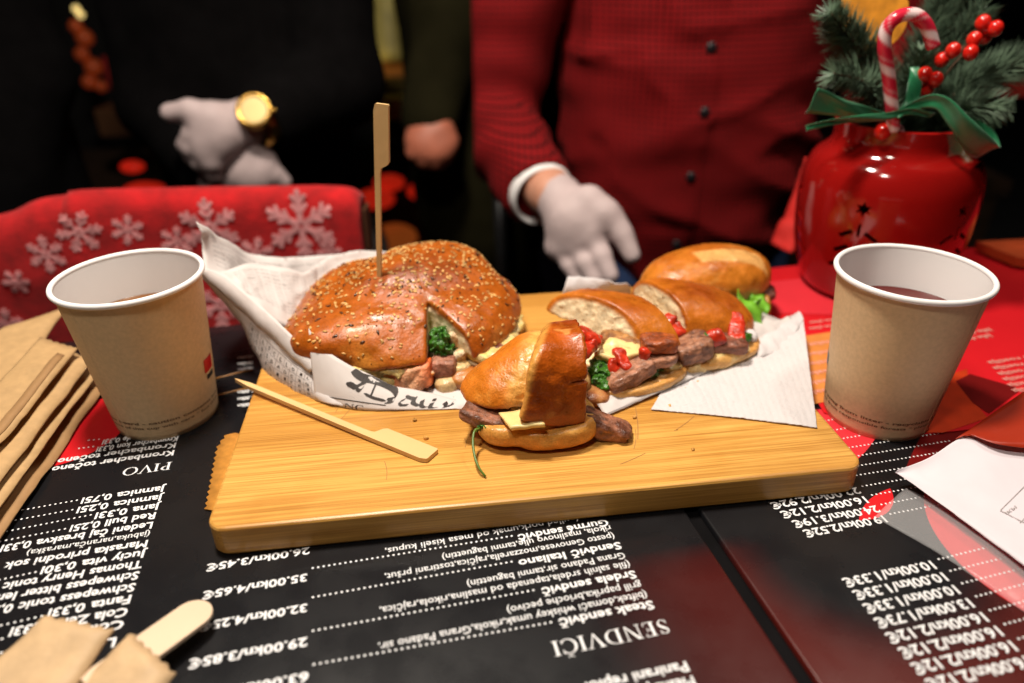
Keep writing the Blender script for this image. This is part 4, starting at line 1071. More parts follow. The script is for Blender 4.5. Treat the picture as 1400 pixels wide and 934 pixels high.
lid('bread_top', pw_, c1, (.050, .034, .0235), R1, [((P1+P2)/2, m1), (c1-R1[:, 2]*.004, -R1[:, 2]+R1[:, 0]*-.10), (c1+R1[:, 0]*.026, V3(.80, .35, .15))], 0, 61, (.06, .052, .04),
    colkw=dict(top=(.34, .076, .005), mid=(.52, .150, .011), low=(.60, .21, .026)))
c1b = V3(.0700, .3925, .0225)
RB = frame(AX)
lid('bread_base', pw_, c1b, (.036, .035, .0075), RB, [((0, 0, .0255), (0, 0, 1)), (UY(800, 540, .362), -AX+FN*.15)], 0, 62, (.055, .055, .012), pw=2.8, rough=.0028, colkw=dict(top=(.50, .20, .04), mid=(.60, .28, .07), low=(.70, .42, .15)))
blob('bread_heel', UY(788, 520, .366), (.0085, .012, .0075), M['crustm'], (.60, .36, .14), (.46, .20, .06), 63, pw_, amp=.001, cf=120)
blob('bread_heel', UY(810, 538, .360), (.0105, .012, .0050), M['crustm'], (.36, .12, .04), (.52, .24, .08), 64, pw_, amp=.001, cf=120)
blob('bread_heel', UY(898, 518, .382), (.020, .008, .0070), M['crustm'], (.62, .34, .11), (.78, .56, .26), 65, pw_, RB, amp=.0012, cf=200)
slab4('cheese_slice', [UY(812, 484, .376), UY(834, 463, .386), UY(903, 480, .379), UY(846, 492, .370)], .0042, M['cheese'], pw_, 7, amp=.0014)
blob('cheese_slice', UY(828, 497, .381), (.010, .009, .005), M['cheese'], None, None, 66, pw_, amp=.002)
meat('meat_slice', UY(860, 512, .3665), (.0165, .009, .0060), (.20, .075, .036), (.44, .205, .125), 67, pw_, rotm(yaw=.35, pitch=.30))
meat('meat_slice', UY(893, 491, .376), (.014, .009, .0042), (.18, .065, .032), (.42, .19, .11), 68, pw_, rotm(yaw=.3, pitch=.1), lump=.7)
meat('meat_slice', UY(900, 468, .381), (.0115, .009, .0045), (.38, .085, .015), (.24, .05, .012), 69, pw_, lump=.7)
blob('meat_slice', UY(868, 458, .396), (.022, .014, .0036), M['food'], (.22, .08, .02), (.40, .18, .05), 70, pw_, rotm(yaw=.2), amp=.002)
for k, (x, y, Y, r) in enumerate([(805, 459, .380, (.0085, .007, .0048)), (800, 476, .373, (.0085, .007, .0062)), (851, 493, .371, (.0080, .005, .0052)), (809, 470, .376, (.004, .006, .006)), (880, 488, .372, (.0060, .004, .0040)), (838, 500, .3695, (.0050, .004, .0040))]):
    blob('pepper_piece', UY(x, y, Y), (r[0]*1.1, r[1]*.8, r[2]*.62), M['pepper'], None, None, 71+k, pw_, rotm(yaw=k, pitch=.5*k-.5), amp=.0019, fr=240, pw=3.4)
blob('herb_leaf', UY(884, 506, .374), (.008, .006, .0028), M['herb'], None, None, 176, pw_, rotm(yaw=.4), amp=.004, fr=420, res=.0007)
blob('melted_cheese', UY(915, 500, .383), (.010, .006, .0030), M['cheese'], None, None, 178, pw_, RB, amp=.0018)
blob('herb_leaf', UY(834, 522, .366), (.012, .008, .0035), M['herb'], None, None, 76, pw_, rotm(yaw=.3, pitch=-.3), amp=.0045, fr=420, res=.0007)
blob('herb_leaf', UY(826, 506, .372), (.009, .008, .0040), M['herb'], None, None, 77, pw_, rotm(yaw=-.3, pitch=-.2), amp=.0045, fr=420, res=.0007)
blob('melted_cheese', UY(852, 532, .365), (.013, .008, .0032), M['food'], (.72, .58, .34), (.60, .40, .16), 78, pw_, RB, amp=.0016)

pw2 = thing('baguette_portion', 'middle baguette portion with red pepper and a browned pointed crust', 'sandwich', (.125, .43, ZB), 'cut baguette portions')
c2 = V3(.1180, .4380, .0325); R2 = frame(V3(.93, .05, -.20), (.05, .05, 1))
q1 = UY(884, 420, .445); q2 = UY(930, 440, .413); m2 = np.cross(q2-q1, V3(-.1, .3, 1)); m2 = -m2 if m2[0] > 0 else m2; m2 /= np.linalg.norm(m2)
lid('bread_top', pw2, c2, (.0470, .033, .0210), R2, [((q1+q2)/2, m2), (c2-R2[:, 2]*.0045, -R2[:, 2])], 0, 81, (.06, .05, .036),
    colkw=dict(top=(.27, .052, .004), mid=(.49, .135, .009), low=(.58, .20, .024)))
lid('bread_base', pw2, V3(.1270, .4180, .0225), (.036, .030, .0062), RB, [((0, 0, .0262), (0, 0, 1))], 0, 82, (.05, .05, .012), pw=2.6, rough=.0028, colkw=dict(top=(.55, .24, .05), mid=(.62, .30, .08), low=(.72, .44, .16)))
blob('bread_heel', UY(947, 505, .389), (.0085, .006, .0072), M['crustm'], (.80, .60, .30), (.66, .40, .14), 83, pw2, amp=.0015, cf=200)
blob('bread_heel', UY(992, 486, .398), (.020, .008, .0058), M['crustm'], (.64, .34, .10), (.78, .55, .24), 84, pw2, RB, amp=.0012, cf=200)
meat('meat_slice', UY(945, 477, .392), (.0130, .010, .0075), (.14, .048, .024), (.36, .16, .09), 85, pw2, rotm(yaw=.3, pitch=.2))
meat('meat_slice', UY(980, 470, .402), (.019, .011, .0050), (.11, .035, .02), (.26, .09, .05), 86, pw2)
for k, (x, y, Y, r) in enumerate([(977, 463, .395, (.0060, .005, .0080)), (913, 443, .408, (.0065, .006, .0062)), (1006, 448, .410, (.0120, .007, .0040)), (925, 450, .404, (.006, .006, .004))]):
    blob('pepper_piece', UY(x, y, Y), (r[0], r[1]*.8, r[2]*.72), M['pepper'], None, None, 87+k, pw2, rotm(yaw=k*.7, pitch=.5), amp=.0016, fr=240, pw=3.4)
blob('melted_cheese', UY(985, 480, .397), (.013, .006, .0026), M['cheese'], None, None, 191, pw2, RB, amp=.0018)
blob('herb_leaf', UY(966, 466, .396), (.004, .005, .0050), M['herb'], None, None, 92, pw2, amp=.002)
blob('herb_leaf', UY(1014, 461, .408), (.007, .005, .0030), M['herb'], None, None, 93, pw2, amp=.002)
blob('onion_piece', UY(1024, 459, .415), (.006, .005, .0035), M['tissue'], None, None, 94, pw2, amp=.001)

rl = thing('baguette_portion', 'rear whole roll with a pale scored crust and lettuce at its end', 'sandwich', (.145, .50, ZB), 'cut baguette portions')
c3 = V3(.1460, .4950, .0315); R3 = frame(V3(.90, .30, .02), (-.08, -.05, 1))
def pale3(P):
    Q = (P-c3)@R3; a = (Q[:, 0]-.016)+.9*(Q[:, 1]+.012); 
    return (1-sstep(.006, .0085, np.abs(Q[:, 1]+.010+.18*(Q[:, 0]-.01))))*(1-sstep(.024, .027, np.abs(Q[:, 0]-.012)))*.85
lid('bread_top', rl, c3, (.0520, .0300, .0255), R3, [(c3-R3[:, 2]*.0055, -R3[:, 2])], 0, 101, (.062, .05, .038), pale=pale3, colkw=dict(top=(.40, .10, .008), mid=(.55, .175, .016), low=(.66, .36, .11)))
lid('bread_base', rl, c3+V3(.006, -.002, -.0145), (.050, .028, .006), R3, [((0, 0, .0255), (0, 0, 1))], 0, 102, (.06, .05, .012))
blob('meat_slice', UY(1030, 400, .495), (.016, .012, .0060), M['food'], (.09, .03, .02), (.20, .07, .05), 103, rl, amp=.003)
blob('meat_slice', UY(1015, 412, .485), (.016, .012, .0050), M['food'], (.10, .035, .02), (.22, .08, .05), 104, rl, amp=.003)
def leaf(name, pts, wd, parent, mat, seed, n=14, m=9, curl=.004):
    P = resamp(pts, n); T = np.gradient(P, axis=0); G = np.zeros((n, m, 3))
    for i in range(n):
        s_ = np.cross(T[i], V3(.2, -.9, .4)); s_ /= np.linalg.norm(s_); ww = wd*math.sin(math.pi*(.12+.83*i/(n-1)))**.6*(1+.25*math.sin(i*2.1+seed))
        for j in range(m):
            t = 2*j/(m-1)-1; G[i, j] = P[i]+s_*ww*t+V3(0, -1, .3)*curl*math.sin(3*t+i*.8+seed)*abs(t)
    return mk(name, *thick(G, .0004), mat, parent)
LET = pm('lettuce', (.16, .42, .03), .35, var=.3, scale=120, bump=.2)
leaf('lettuce_leaf', [UY(1012, 408, .475), UY(1020, 412, .462), UY(1029, 424, .455), UY(1032, 450, .452)], .0085, rl, LET, 1)
leaf('lettuce_leaf', [UY(1026, 402, .485), UY(1034, 405, .475), UY(1040, 418, .470), UY(1038, 440, .465)], .0065, rl, LET, 3)
blob('bread_heel', UY(1043, 418, .487), (.004, .012, .011), M['crustm'], (.40, .16, .02), (.55, .25, .05), 105, rl, amp=.001, cf=120)

# ---- paper tray edge, napkins
st = thing('sandwich_paper', 'dark edged white paper strip under the baguette portions', 'paper', (.12, .40, ZB))
A = [U(828, 569, ZB+.0012), U(880, 547, ZB+.0012), U(960, 513, ZB+.0012), U(1040, 478, ZB+.0012), U(1096, 452, ZB+.0012)]
B = [UY(826, 552, .358), UY(872, 527, .371), UY(945, 508, .380), UY(1032, 478, .40), UY(1090, 440, .432)]
for k, q in enumerate(B): q[2] = [.0235, .0225, .0215, .0215, .0225][k]
B = [a+V3(-.006, .012, .0045+.0012*math.sin(k*2.4)) for k, a in enumerate(A)]
G = lerp_curves(A, B, 60, 8, seed=21, amp=.0012, fr=90); mk('paper_edge', *thick(G, .0003), M['paper'], st)
mb = MB(); r0 = resamp(A, 60)
for i in range(59):
    up1 = V3(0, -.0004, .0006)
    mb.add([r0[i]+up1, r0[i+1]+up1, r0[i+1]+up1+V3(-.0002, .0006, .0007), r0[i]+up1+V3(-.0002, .0006, .0007)], [(0, 1, 2, 3)])
mb.build('dark_border', M['inkg'], st, False)
A = [U(860, 548, ZB+.0008), U(960, 500, ZB+.0008), U(1085, 445, ZB+.0008)]; B = [U(800, 500, ZB+.001), U(900, 450, ZB+.001), U(1000, 410, ZB+.001)]
G = lerp_curves(A, B, 20, 10, amp=.0002); mk('paper_base', *thick(G, .0002), M['paper'], st)
np_ = thing('napkin', 'white quilted paper napkin lying under the baguette paper on the right of the board', 'napkin', (.16, .40, ZB))
A = [U(890, 561, ZB+.0005), U(960, 567, ZB+.0005), U(1040, 576, ZB+.0005), U(1117, 586, ZB+.0005)]
B = [U(905, 535, ZB+.0005), U(965, 508, ZB+.0008), U(1040, 475, ZB+.0015), U(1098, 436, ZB+.0065)]
G = lerp_curves(A, B, 150, 96, seed=31, amp=.0005, fr=60); 
uu, vv = np.meshgrid(np.linspace(0, 1, 150), np.linspace(0, 1, 96), indexing='ij')
G[..., 2] += .00038*np.abs(np.sin(uu*75+vv*14)*np.sin(vv*50-uu*8))**.6; mk('napkin_sheet', *thick(G, .0004), M['tissue'], np_)
A = [U(1035, 492, ZB+.001), U(1070, 478, ZB+.002), U(1098, 440, ZB+.006)]; B = [UY(1030, 468, .425), UY(1062, 445, .45), UY(1088, 432, .468)]
B = [b+V3(0, 0, .0) for b in B]
G = lerp_curves(A, B, 30, 14, seed=33, amp=.0016, fr=60, bulge=(0, 0, .004)); mk('napkin_fold', *thick(G, .0005), M['tissue'], np_)
A = [U(763, 414, ZB+.001), U(800, 412, ZB+.001), U(862, 400, ZB+.001)]; B = [UY(776, 380, .49), UY(812, 381, .49), UY(858, 386, .485)]
G = lerp_curves(A, B, 30, 12, seed=35, amp=.002, fr=70, bulge=(0, -.004, .003))
tag(mk('napkin', *thick(G, .0006), M['tissue']), 'crumpled white napkin corner standing behind the front baguette portion', 'napkin')
mb = MB(); g_ = np.random.default_rng(4)
for k in range(46):
    c0 = [(.45, .36), (.30, .45), (.62, .40), (.80, .35)][k % 4]; u = c0[0]*BW+g_.normal()*.030; v_ = c0[1]*BD+g_.normal()*.022
    if not (.006 < u < BW-.006 and .006 < v_ < BD-.006): continue
    s_ = abs(g_.normal())*.00065+.00035; sv, sf = sphere((0, 0, 0), 1, 6, 4); sv = np.array(sv)*s_*(1+.35*g_.normal(size=(len(sv), 1)))
    mb.add(sv+bl(u, v_, BT+s_*.6), sf)
tag(mb.build('bread_crumbs', pm('crumbs', (.60, .30, .07), .7, var=.4)), 'small golden bread crumbs scattered on the board near the sandwiches', 'crumbs', kind='stuff')
#PART3

# ------------------------------------------------------------------ kraft pouches, sachets, stirrer
def pouch(name, label, cat, c4, th, group, mat, crimp=True, seed=0, nu=30, nv=12, pil=.6, band=None):
    """flat paper pouch: c4 = far end (two corners), then near end (two corners); pillowed, with a zigzag crimp at the far end"""
    a, b, c, d = [V3(*p) for p in c4]; v = []; top = []; 
    us = np.linspace(0, 1, nu); vs = np.linspace(0, 1, nv)
    G = np.zeros((nu, nv, 3)); T = np.zeros((nu, nv))
    for i, u in enumerate(us):
        for j, w_ in enumerate(vs):
            p = (a*(1-w_)+b*w_)*(1-u)+(d*(1-w_)+c*w_)*u
            e = (1-abs(2*w_-1)**4)*min(1, u/.10 if crimp else 1)*min(1, (1-u)/.03)
            G[i, j] = p; T[i, j] = th*(.12+.88*e**pil)
    G[..., 2] += .0022*fbm(G, 24, seed)+.0010*(1-np.abs(vn(G, 40, seed+7)))**3
    G[..., 0] += .0022*fbm(G, 22, seed+31); G[..., 1] += .0016*fbm(G, 26, seed+33)
    if crimp:
        ax = (a-d)/np.linalg.norm(a-d)
        for j in range(nv): G[0, j] += ax*(.0012 if j % 2 else 0)
    hi = G.copy(); hi[..., 2] += T*.5+.0007*(1-np.abs(vn(G, 75, seed+1)))**3+.0004*fbm(G, 160, seed+2); lo = G.copy(); lo[..., 2] -= T*.5
    m = nu*nv; I = np.arange(m).reshape(nu, nv); f = []
    for i in range(nu-1):
        for j in range(nv-1):
            q = (I[i, j], I[i, j+1], I[i+1, j+1], I[i+1, j]); f += [q, tuple(m+k for k in q[::-1])]
    ring = list(I[:, 0])+list(I[-1, 1:])+list(I[-2::-1, -1])+list(I[0, -2:0:-1])
    for k in range(len(ring)): x, y = ring[k], ring[(k+1) % len(ring)]; f.append((x, y, y+m, x+m))
    P = np.concatenate([hi.reshape(-1, 3), lo.reshape(-1, 3)])
    nn = np.cross(P[f[0][1]]-P[f[0][0]], P[f[0][2]]-P[f[0][0]])
    if nn[2] < 0: f = [q[::-1] for q in f]
    o = mk(name, P, f, mat); tag(o, label, cat, group); return o, hi
KP = M['kraftp']; KP2 = pm('kraft_paper_dark', (.34, .19, .08), .65, var=.08, scale=120, bump=.2, bscale=400)
GP = 'kraft cutlery pouches piled at the table edge'
def far(p, q, k): return V3(*p)+(V3(*p)-V3(*q))*k
def edge4(p1, p2, z1, z2, n1, n2, zn1, zn2): return [U(*p1, z1), U(*p2, z2), U(*n2, zn2), U(*n1, zn1)]
pouch('cutlery_pouch', 'lowest brown cutlery pouch of the pile, with an orange lower corner touching the menu', 'paper pouch', edge4((66, 478), (141, 532), .004, .003, (-190, 800), (-60, 830), .004, .003), .003, GP, KP2, seed=3)
pouch('cutlery_pouch', 'crinkled brown cutlery pouch second from the bottom of the pile', 'paper pouch', edge4((60, 470), (134, 512), .013, .010, (-190, 790), (-70, 800), .012, .010), .0042, GP, KP, seed=5)
pouch('cutlery_pouch', 'brown cutlery pouch that reaches farthest back, behind the left paper cup', 'paper pouch', edge4((6, 452), (92, 424), .018, .018, (-330, 640), (-60, 640), .02, .02), .006, GP, KP, seed=7)
pouch('cutlery_pouch', 'brown cutlery pouch bulging between the top and the crinkled one', 'paper pouch', edge4((64, 472), (126, 496), .021, .017, (-190, 770), (-86, 775), .019, .016), .0048, GP, KP, seed=9)
o, hi = pouch('cutlery_pouch', 'topmost smooth brown cutlery pouch with a zigzag crimped end and dark stripe', 'paper pouch', edge4((54, 462), (106, 479), .028, .026, (-200, 740), (-110, 745), .026, .024), .0042, GP, KP, seed=11)
st_ = np.array(hi[2:, 8:11]); st_[..., 2] += .0004
mk('printed_stripe', *thick(st_, .0002), KP2, o)
G2 = 'small kraft paper sachets'
SM = pm('sachet_paper', (.53, .36, .20), .6, var=.10, scale=140, bump=.2, bscale=400)
pouch('sachet', 'small kraft sachet with a raised folded top edge beside the stirrer packet', 'sachet', [U(62, 845, .017), U(155, 868, .016), U(60, 1010, .007), U(-60, 960, .008)], .006, G2, SM, seed=13, nu=20)
pouch('sachet', 'open kraft sachet that holds the wooden stirrer', 'sachet', [U(176, 872, .013), U(236, 925, .011), U(170, 1030, .007), U(70, 985, .008)], .007, G2, SM, seed=15, nu=20)
a, b = U(192, 893, .0105), U(263, 842, .0085); ax = (b-a)/np.linalg.norm(b-a); sd = np.cross([0, 0, 1], ax); wd = .0082
a = a-ax*.02; out = [a-sd*wd, ]+[b+ax*wd*math.cos(t)*1.0+sd*wd*math.sin(t) for t in np.linspace(-math.pi/2, math.pi/2, 15)]+[a+sd*wd]
k = len(out); up = V3(0, 0, .0009); v = [p+up for p in out]+[p-up for p in out]
f = [tuple(range(k)), tuple(range(2*k-1, k-1, -1))]+[(i, k+i, k+(i+1) % k, (i+1) % k) for i in range(k)]
tag(mk('stirrer', v, f, M['stirrer'], None, False), 'pale round ended wooden stirrer sticking out of a kraft sachet', 'stirrer')
# orange crimped packet under the board
zz = [U(322, 592, .001)]; N_ = 26
for i in range(N_+1):
    t = i/N_; p = np.array([308-8*min(1, t*6)-19*t, 596+100*t]); p[0] += (1.8 if i % 2 else -1.8); zz.append(U(p[0], p[1], .001))
zz += [U(305, 700, .001), U(345, 600, .001)]
v = [V3(p[0], p[1], .0013) for p in zz]+[V3(p[0], p[1], .0005) for p in zz]; k = len(zz)
f = [tuple(range(k)), tuple(range(2*k-1, k-1, -1))]+[(i, k+i, k+(i+1) % k, (i+1) % k) for i in range(k)]
tag(mk('crimped_packet', v, f, pm('orange_foil', (.62, .27, .05), .4, var=.2, scale=200)), 'orange packet edge with zigzag teeth sticking out under the board', 'packet')

# ------------------------------------------------------------------ receipt in a clear sleeve
zf = .0016
sl = thing('clear_sleeve', 'clear plastic sleeve corner lying over the price menu', 'plastic sleeve', (*U(1300, 740)[:2], zf))
A = [U(1195, 708, zf), U(1230, 727, zf), U(1300, 768, zf), U(1420, 850, zf), U(1480, 890, zf)]; B = [U(1238, 668, zf), U(1290, 690, .004), U(1360, 720, .006), U(1450, 760, .008), U(1540, 800, .008)]
G = lerp_curves(A, B, 40, 14, seed=41, amp=.0003, bulge=(0, 0, .001)); mk('film', *thick(G, .0002), M['film'], sl)
rp = thing('receipt', 'curled white receipt paper with a small printed box above the clear sleeve', 'paper sheet', (*U(1340, 690)[:2], .006))
A = [U(1224, 645, .009), U(1262, 672, .0085), U(1310, 708, .008), U(1360, 745, .008), U(1410, 782, .009), U(1500, 850, .009)]
B = [U(1227, 643, .010), U(1270, 626, .014), U(1312, 600, .018), U(1352, 588, .020), U(1420, 602, .018), U(1560, 650, .015)]
G = lerp_curves(A, B, 50, 24, seed=43, amp=.0005, fr=40, bulge=(0, 0, -.0015)); RECG = G
rpm = mk('sheet', *thick(G, .00025), pm('receipt_paper', (.68, .62, .67), .6, var=.03, scale=40), rp)
def nearuv(G, px):
    Q = proj(G.reshape(-1, 3)).reshape(*G.shape[:2], 2); d = ((Q-np.array(px))**2).sum(-1); i, j = np.unravel_index(d.argmin(), d.shape)
    i = min(max(i, 1), G.shape[0]-2); j = min(max(j, 1), G.shape[1]-2)
    J = np.stack([(Q[i+1, j]-Q[i-1, j])/2, (Q[i, j+1]-Q[i, j-1])/2], 1); s = np.linalg.solve(J, np.array(px)-Q[i, j])
    return ((i+s[0])/(G.shape[0]-1), (j+s[1])/(G.shape[1]-1))
mb = MB(); kq = 0
def rline(p, q, wd=1.0, n=10):
    global kq
    p, q = np.array(p, float), np.array(q, float); d = (q-p)/np.linalg.norm(q-p); nn = np.array([-d[1], d[0]])*wd/2
    for i in range(n):
        a_, b_ = p+(q-p)*i/n, p+(q-p)*(i+1)/n; kq += 1
        P_ = on_sheet(G, [nearuv(G, x) for x in (a_-nn, b_-nn, b_+nn, a_+nn)], 0); P_[:, 2] += .0005+(kq % 5)*1e-5; mb.add(P_, [(0, 1, 2, 3)])
rline((1367, 699), (1402, 664)); rline((1367, 699), (1405, 718)); rline((1394, 716), (1420, 690))
L = Lettering(); L.text('IKPI', (0, 0, 0), V3(1, 0, 0), V3(0, 1, 0), .73, None, .01); L.flush(); P_ = np.array(L.mb.v)[:, :2]; P_[:, 0] /= P_[:, 0].max()
pts = [np.array([1373, 702])+x*np.array([14, -10])+y*np.array([4.5, 4.5]) for x, y in P_]
pts = on_sheet(G, [nearuv(G, x) for x in pts], 0); pts[:, 2] += .0005; mb.add(pts, L.mb.f)
mb.build('lettering', M['inkg'], rpm, False)
# orange-red card that leans over the receipt
A = [U(1306, 600, .019), U(1340, 577, .022), U(1400, 535, .026), U(1470, 490, .03)]; B = [U(1325, 594, .0205), U(1360, 606, .022), U(1405, 612, .022), U(1500, 618, .022)]
G = lerp_curves(A, B, 20, 10, amp=.0003); tag(mk('leaflet', *thick(G, .0003), pm('red_leaflet', (.32, .022, .005), .4, var=.1, scale=15)), 'orange red leaflet lying across the top of the white receipt', 'leaflet')

# ------------------------------------------------------------------ lantern pot with its Christmas arrangement
PX, PY = .2960, .5500; PC = V3(PX, PY, .0015)
pot = thing('lantern_pot', 'glossy red ceramic lantern pot with cut out star and tree slots', 'lantern', PC)
prof = [(.0, .002), (.050, .002), (.0545, .0035), (.0600, .010), (.0655, .022), (.0700, .040), (.0725, .060), (.0730, .080), (.0712, .096), (.0655, .108), (.0570, .1145), (.0505, .1180), (.0485, .1215), (.0490, .128), (.0502, .1335), (.0500, .1355), (.0485, .1362), (.0468, .1352), (.0462, .128), (.046, .121), (.048, .116), (.062, .104), (.0675, .095), (.0690, .080), (.0685, .060), (.0660, .040), (.0610, .022), (.055, .010), (.0, .008)]
prof = [(a*(1-.11*min(1, max(0, (a-.045)/.012))), b) for a, b in prof]; pp = resamp([(a, 0, b) for a, b in prof], 90); v, f = lathe(PC, [(max(p[0], .0), p[2]) for p in pp], 96)
body = mk('pot_body', v, f, M['glaze'], pot)
def star(n, r0, r1, rot=0): return [((r0 if i % 2 == 0 else r1)*math.cos(rot+math.pi*i/n+math.pi/2), (r0 if i % 2 == 0 else r1)*math.sin(rot+math.pi*i/n+math.pi/2)) for i in range(2*n)]
def wall(ang, z, poly, c=PC):
    """radial prism through the pot wall: poly in (along, up)"""
    d = V3(math.cos(ang), math.sin(ang), 0); t = V3(-math.sin(ang), math.cos(ang), 0)
    n = len(poly); v = [V3(c[0], c[1], c[2]+z)+d*.050+t*x+V3(0, 0, y) for x, y in poly]+[V3(c[0], c[1], c[2]+z)+d*.085+t*x+V3(0, 0, y) for x, y in poly]
    return v, [tuple(range(n-1, -1, -1)), tuple(range(n, 2*n))]+[(i, (i+1) % n, n+(i+1) % n, n+i) for i in range(n)]
cut = MB()
def slot(a0, z, ang, L_, wd):
    c_, s_ = math.cos(ang), math.sin(ang); return [(a0+x*c_-y*s_, z+x*s_+y*c_) for x, y in ((-L_, -wd), (L_, -wd), (L_, wd), (-L_, wd))]
for base in (math.radians(231), math.radians(294), math.radians(172)):
    cut.add(*wall(base, .082, star(6, .0060, .0030)))
    cut.add(*wall(base, .066, slot(0, 0, math.pi/2, .005, .0011)))
    for k in range(3):
        z = .062-k*.0125; off = .0095+k*.0022
        cut.add(*wall(base-off/.07, z, slot(0, 0, .55, .0052+.0006*k, .0016))); cut.add(*wall(base+off/.07, z, slot(0, 0, -.55, .0052+.0006*k, .0016)))
for k in range(10): cut.add(*wall(math.radians(200+k*36), .126, star(5, .0022, .0022)))
co = cut.build('cutter', M['hollow'], None, False)
# (the small holes of the neck sit at a smaller radius)
md = body.modifiers.new('holes', 'BOOLEAN'); md.operation = 'DIFFERENCE'; md.object = co; md.solver = 'EXACT'
dg = bpy.context.evaluated_depsgraph_get(); dg.update()
nm = bpy.data.meshes.new_from_object(body.evaluated_get(dg)); body.modifiers.clear(); body.data = nm; bpy.data.objects.remove(co)
nm.polygons.foreach_set('use_smooth', [True]*len(nm.polygons))
try: nm.set_sharp_from_angle(angle=math.radians(40))
except Exception: pass
mk('pot_filling', *lathe(PC, [(0, .112), (.030, .115), (.047, .112)], 32), pm('moss', (.02, .03, .012), .9, var=.4), pot)

def fir(name, label, path, nl, cnt, seed, flat_=.5):
    r = thing(name, label, 'fir branch', path[0], 'fir branches in the lantern pot')
    P = resamp(path, 40); mk('twig', *tube(P, np.linspace(.0016, .0007, 40), 6), M['twig'], r)
    cnt = int(cnt*1.7); g = np.random.default_rng(seed); mb = MB(); T = np.gradient(P, axis=0); T /= np.linalg.norm(T, axis=1)[:, None]
    for k in range(cnt):
        u = g.uniform(.02, 1)*39; i = min(int(u), 38); p = P[i]+(P[i+1]-P[i])*(u-i); t = T[i]
        s_ = np.cross(t, g.normal(size=3)); s_ /= np.linalg.norm(s_)
        d = t*g.uniform(.35, .75)+s_*1.0; d /= np.linalg.norm(d); L_ = nl*1.22*g.uniform(.7, 1.15)*(1-.35*max(0, u/39-.75)/.25)
        w_ = np.cross(d, t); w_ /= np.linalg.norm(w_)+1e-9; h = .00062; q = np.cross(d, w_)
        e = p+d*L_+t*L_*.12; m_ = p+d*L_*.55
        mb.add([p-w_*h*.5, p+w_*h*.5, m_+w_*h, e, m_-w_*h, m_+q*h*.8], [(0, 1, 5), (1, 2, 5), (2, 3, 5), (3, 4, 5), (4, 0, 5), (0, 4, 3, 2, 1)])
    mb.build('needles', M['needle'], r, False)
base = PC+V3(0, 0, .12)
def pth(a, b, c): return [V3(*a), V3(*b), V3(*c)]
FB_ = [
    ('thick fir branch leaning out over the shirt side of the lantern pot', (-.010, 0, 0), UY(1195, 100, .545), UY(1135, 18, .54), .0165, 900),
    ('short fir branch low on the shirt side of the pot, above the ribbon tail', (-.015, -.005, 0), UY(1190, 120, .525), UY(1140, 100, .52), .0150, 520),
    ('upright fir branch behind the candy cane', (.0, .02, 0), UY(1265, 60, .58), UY(1310, -40, .59), .0165, 800),
    ('fir branch behind the berries reaching up and outward', (.015, .015, 0), UY(1290, 90, .57), UY(1345, 10, .57), .0160, 600),
    ('long fir branch stretching out flat beyond the berries', (.02, 0, 0), UY(1310, 125, .55), UY(1415, 80, .54), .0170, 820),
    ('drooping fir branch behind the wide ribbon loop', (.02, -.01, 0), UY(1310, 150, .53), UY(1372, 150, .52), .0140, 480),
    ('small fir sprig in the middle of the pot behind the candy cane stem', (.0, -.005, 0), UY(1250, 125, .54), UY(1262, 70, .54), .0145, 480)]
for i, (lab, off, m_, e_, nl_, ct) in enumerate(FB_): fir('fir_branch', lab, pth(base+V3(*off), m_, e_), nl_, ct, 50+i)
# candy cane
cp = [UY(1222, 178, .512), UY(1219, 145, .51), UY(1215, 105, .508), UY(1209, 65, .506), UY(1213, 38, .505), UY(1230, 22, .504), UY(1252, 21, .503), UY(1267, 36, .503), UY(1276, 64, .503)]
P = resamp(cp, 90); v, f = tube(P, .0043, 20); v = np.array(v); idx = np.arange(len(v)); ang = (idx % 20)/20; al = (idx//20)/90
stp = ((ang+al*5.5) % 1); ccol = mixc(np.tile([.62, .02, .05], (len(v), 1)), (.80, .62, .62), (sstep(.30, .36, stp)*(1-sstep(.60, .66, stp)))+.35*(sstep(.78, .8, stp)*(1-sstep(.86, .88, stp))))
tag(mk('candy_cane', v, f, M['cane'], None, True, ccol), 'red and white striped candy cane hooked upright in the pot', 'candy cane')
def berries(name, label, pts, stem, r, group):
    t = thing(name, label, 'berry sprig', stem[0], group)
    mk('stem', *tube(resamp(stem, 12), .0008, 6), M['twig'], t)
    for x, y, Y in pts:
        c = UY(x, y, Y); mk('berry', *sphere(c, r, 16, 10, (1, 1, 1.1)), M['berry'], t)
        mk('stalk', *tube([c, c+(stem[-1]-c)*.5, stem[-1]], .0006, 5), M['twig'], t)
GB = 'red berry sprigs in the pot'
berries('berry_sprig', 'upper sprig of glossy red berries at the dark side of the pot', [(1344, 31, .525), (1361, 39, .52), (1332, 54, .52), (1346, 50, .53), (1327, 72, .515), (1303, 69, .517), (1288, 82, .53)], [base+V3(.01, 0, 0), UY(1295, 100, .54), UY(1340, 55, .53)], .0049, GB)
berries('berry_sprig', 'lower trio of red berries above the ribbon knot', [(1264, 102, .515), (1279, 109, .512), (1267, 121, .518)], [base, UY(1262, 140, .53), UY(1270, 112, .522)], .0049, GB)
tag(mk('bauble', *sphere(UY(1207, 180, .515), .0060, 18, 12), M['berry']), 'small shiny red bauble on the rim of the pot', 'bauble')
tag(mk('bauble', *sphere(UY(1226, 180, .517), .0052, 18, 12), pm('pink_bauble', (.7, .3, .33), .3)), 'small pink bauble on the rim of the pot', 'bauble')
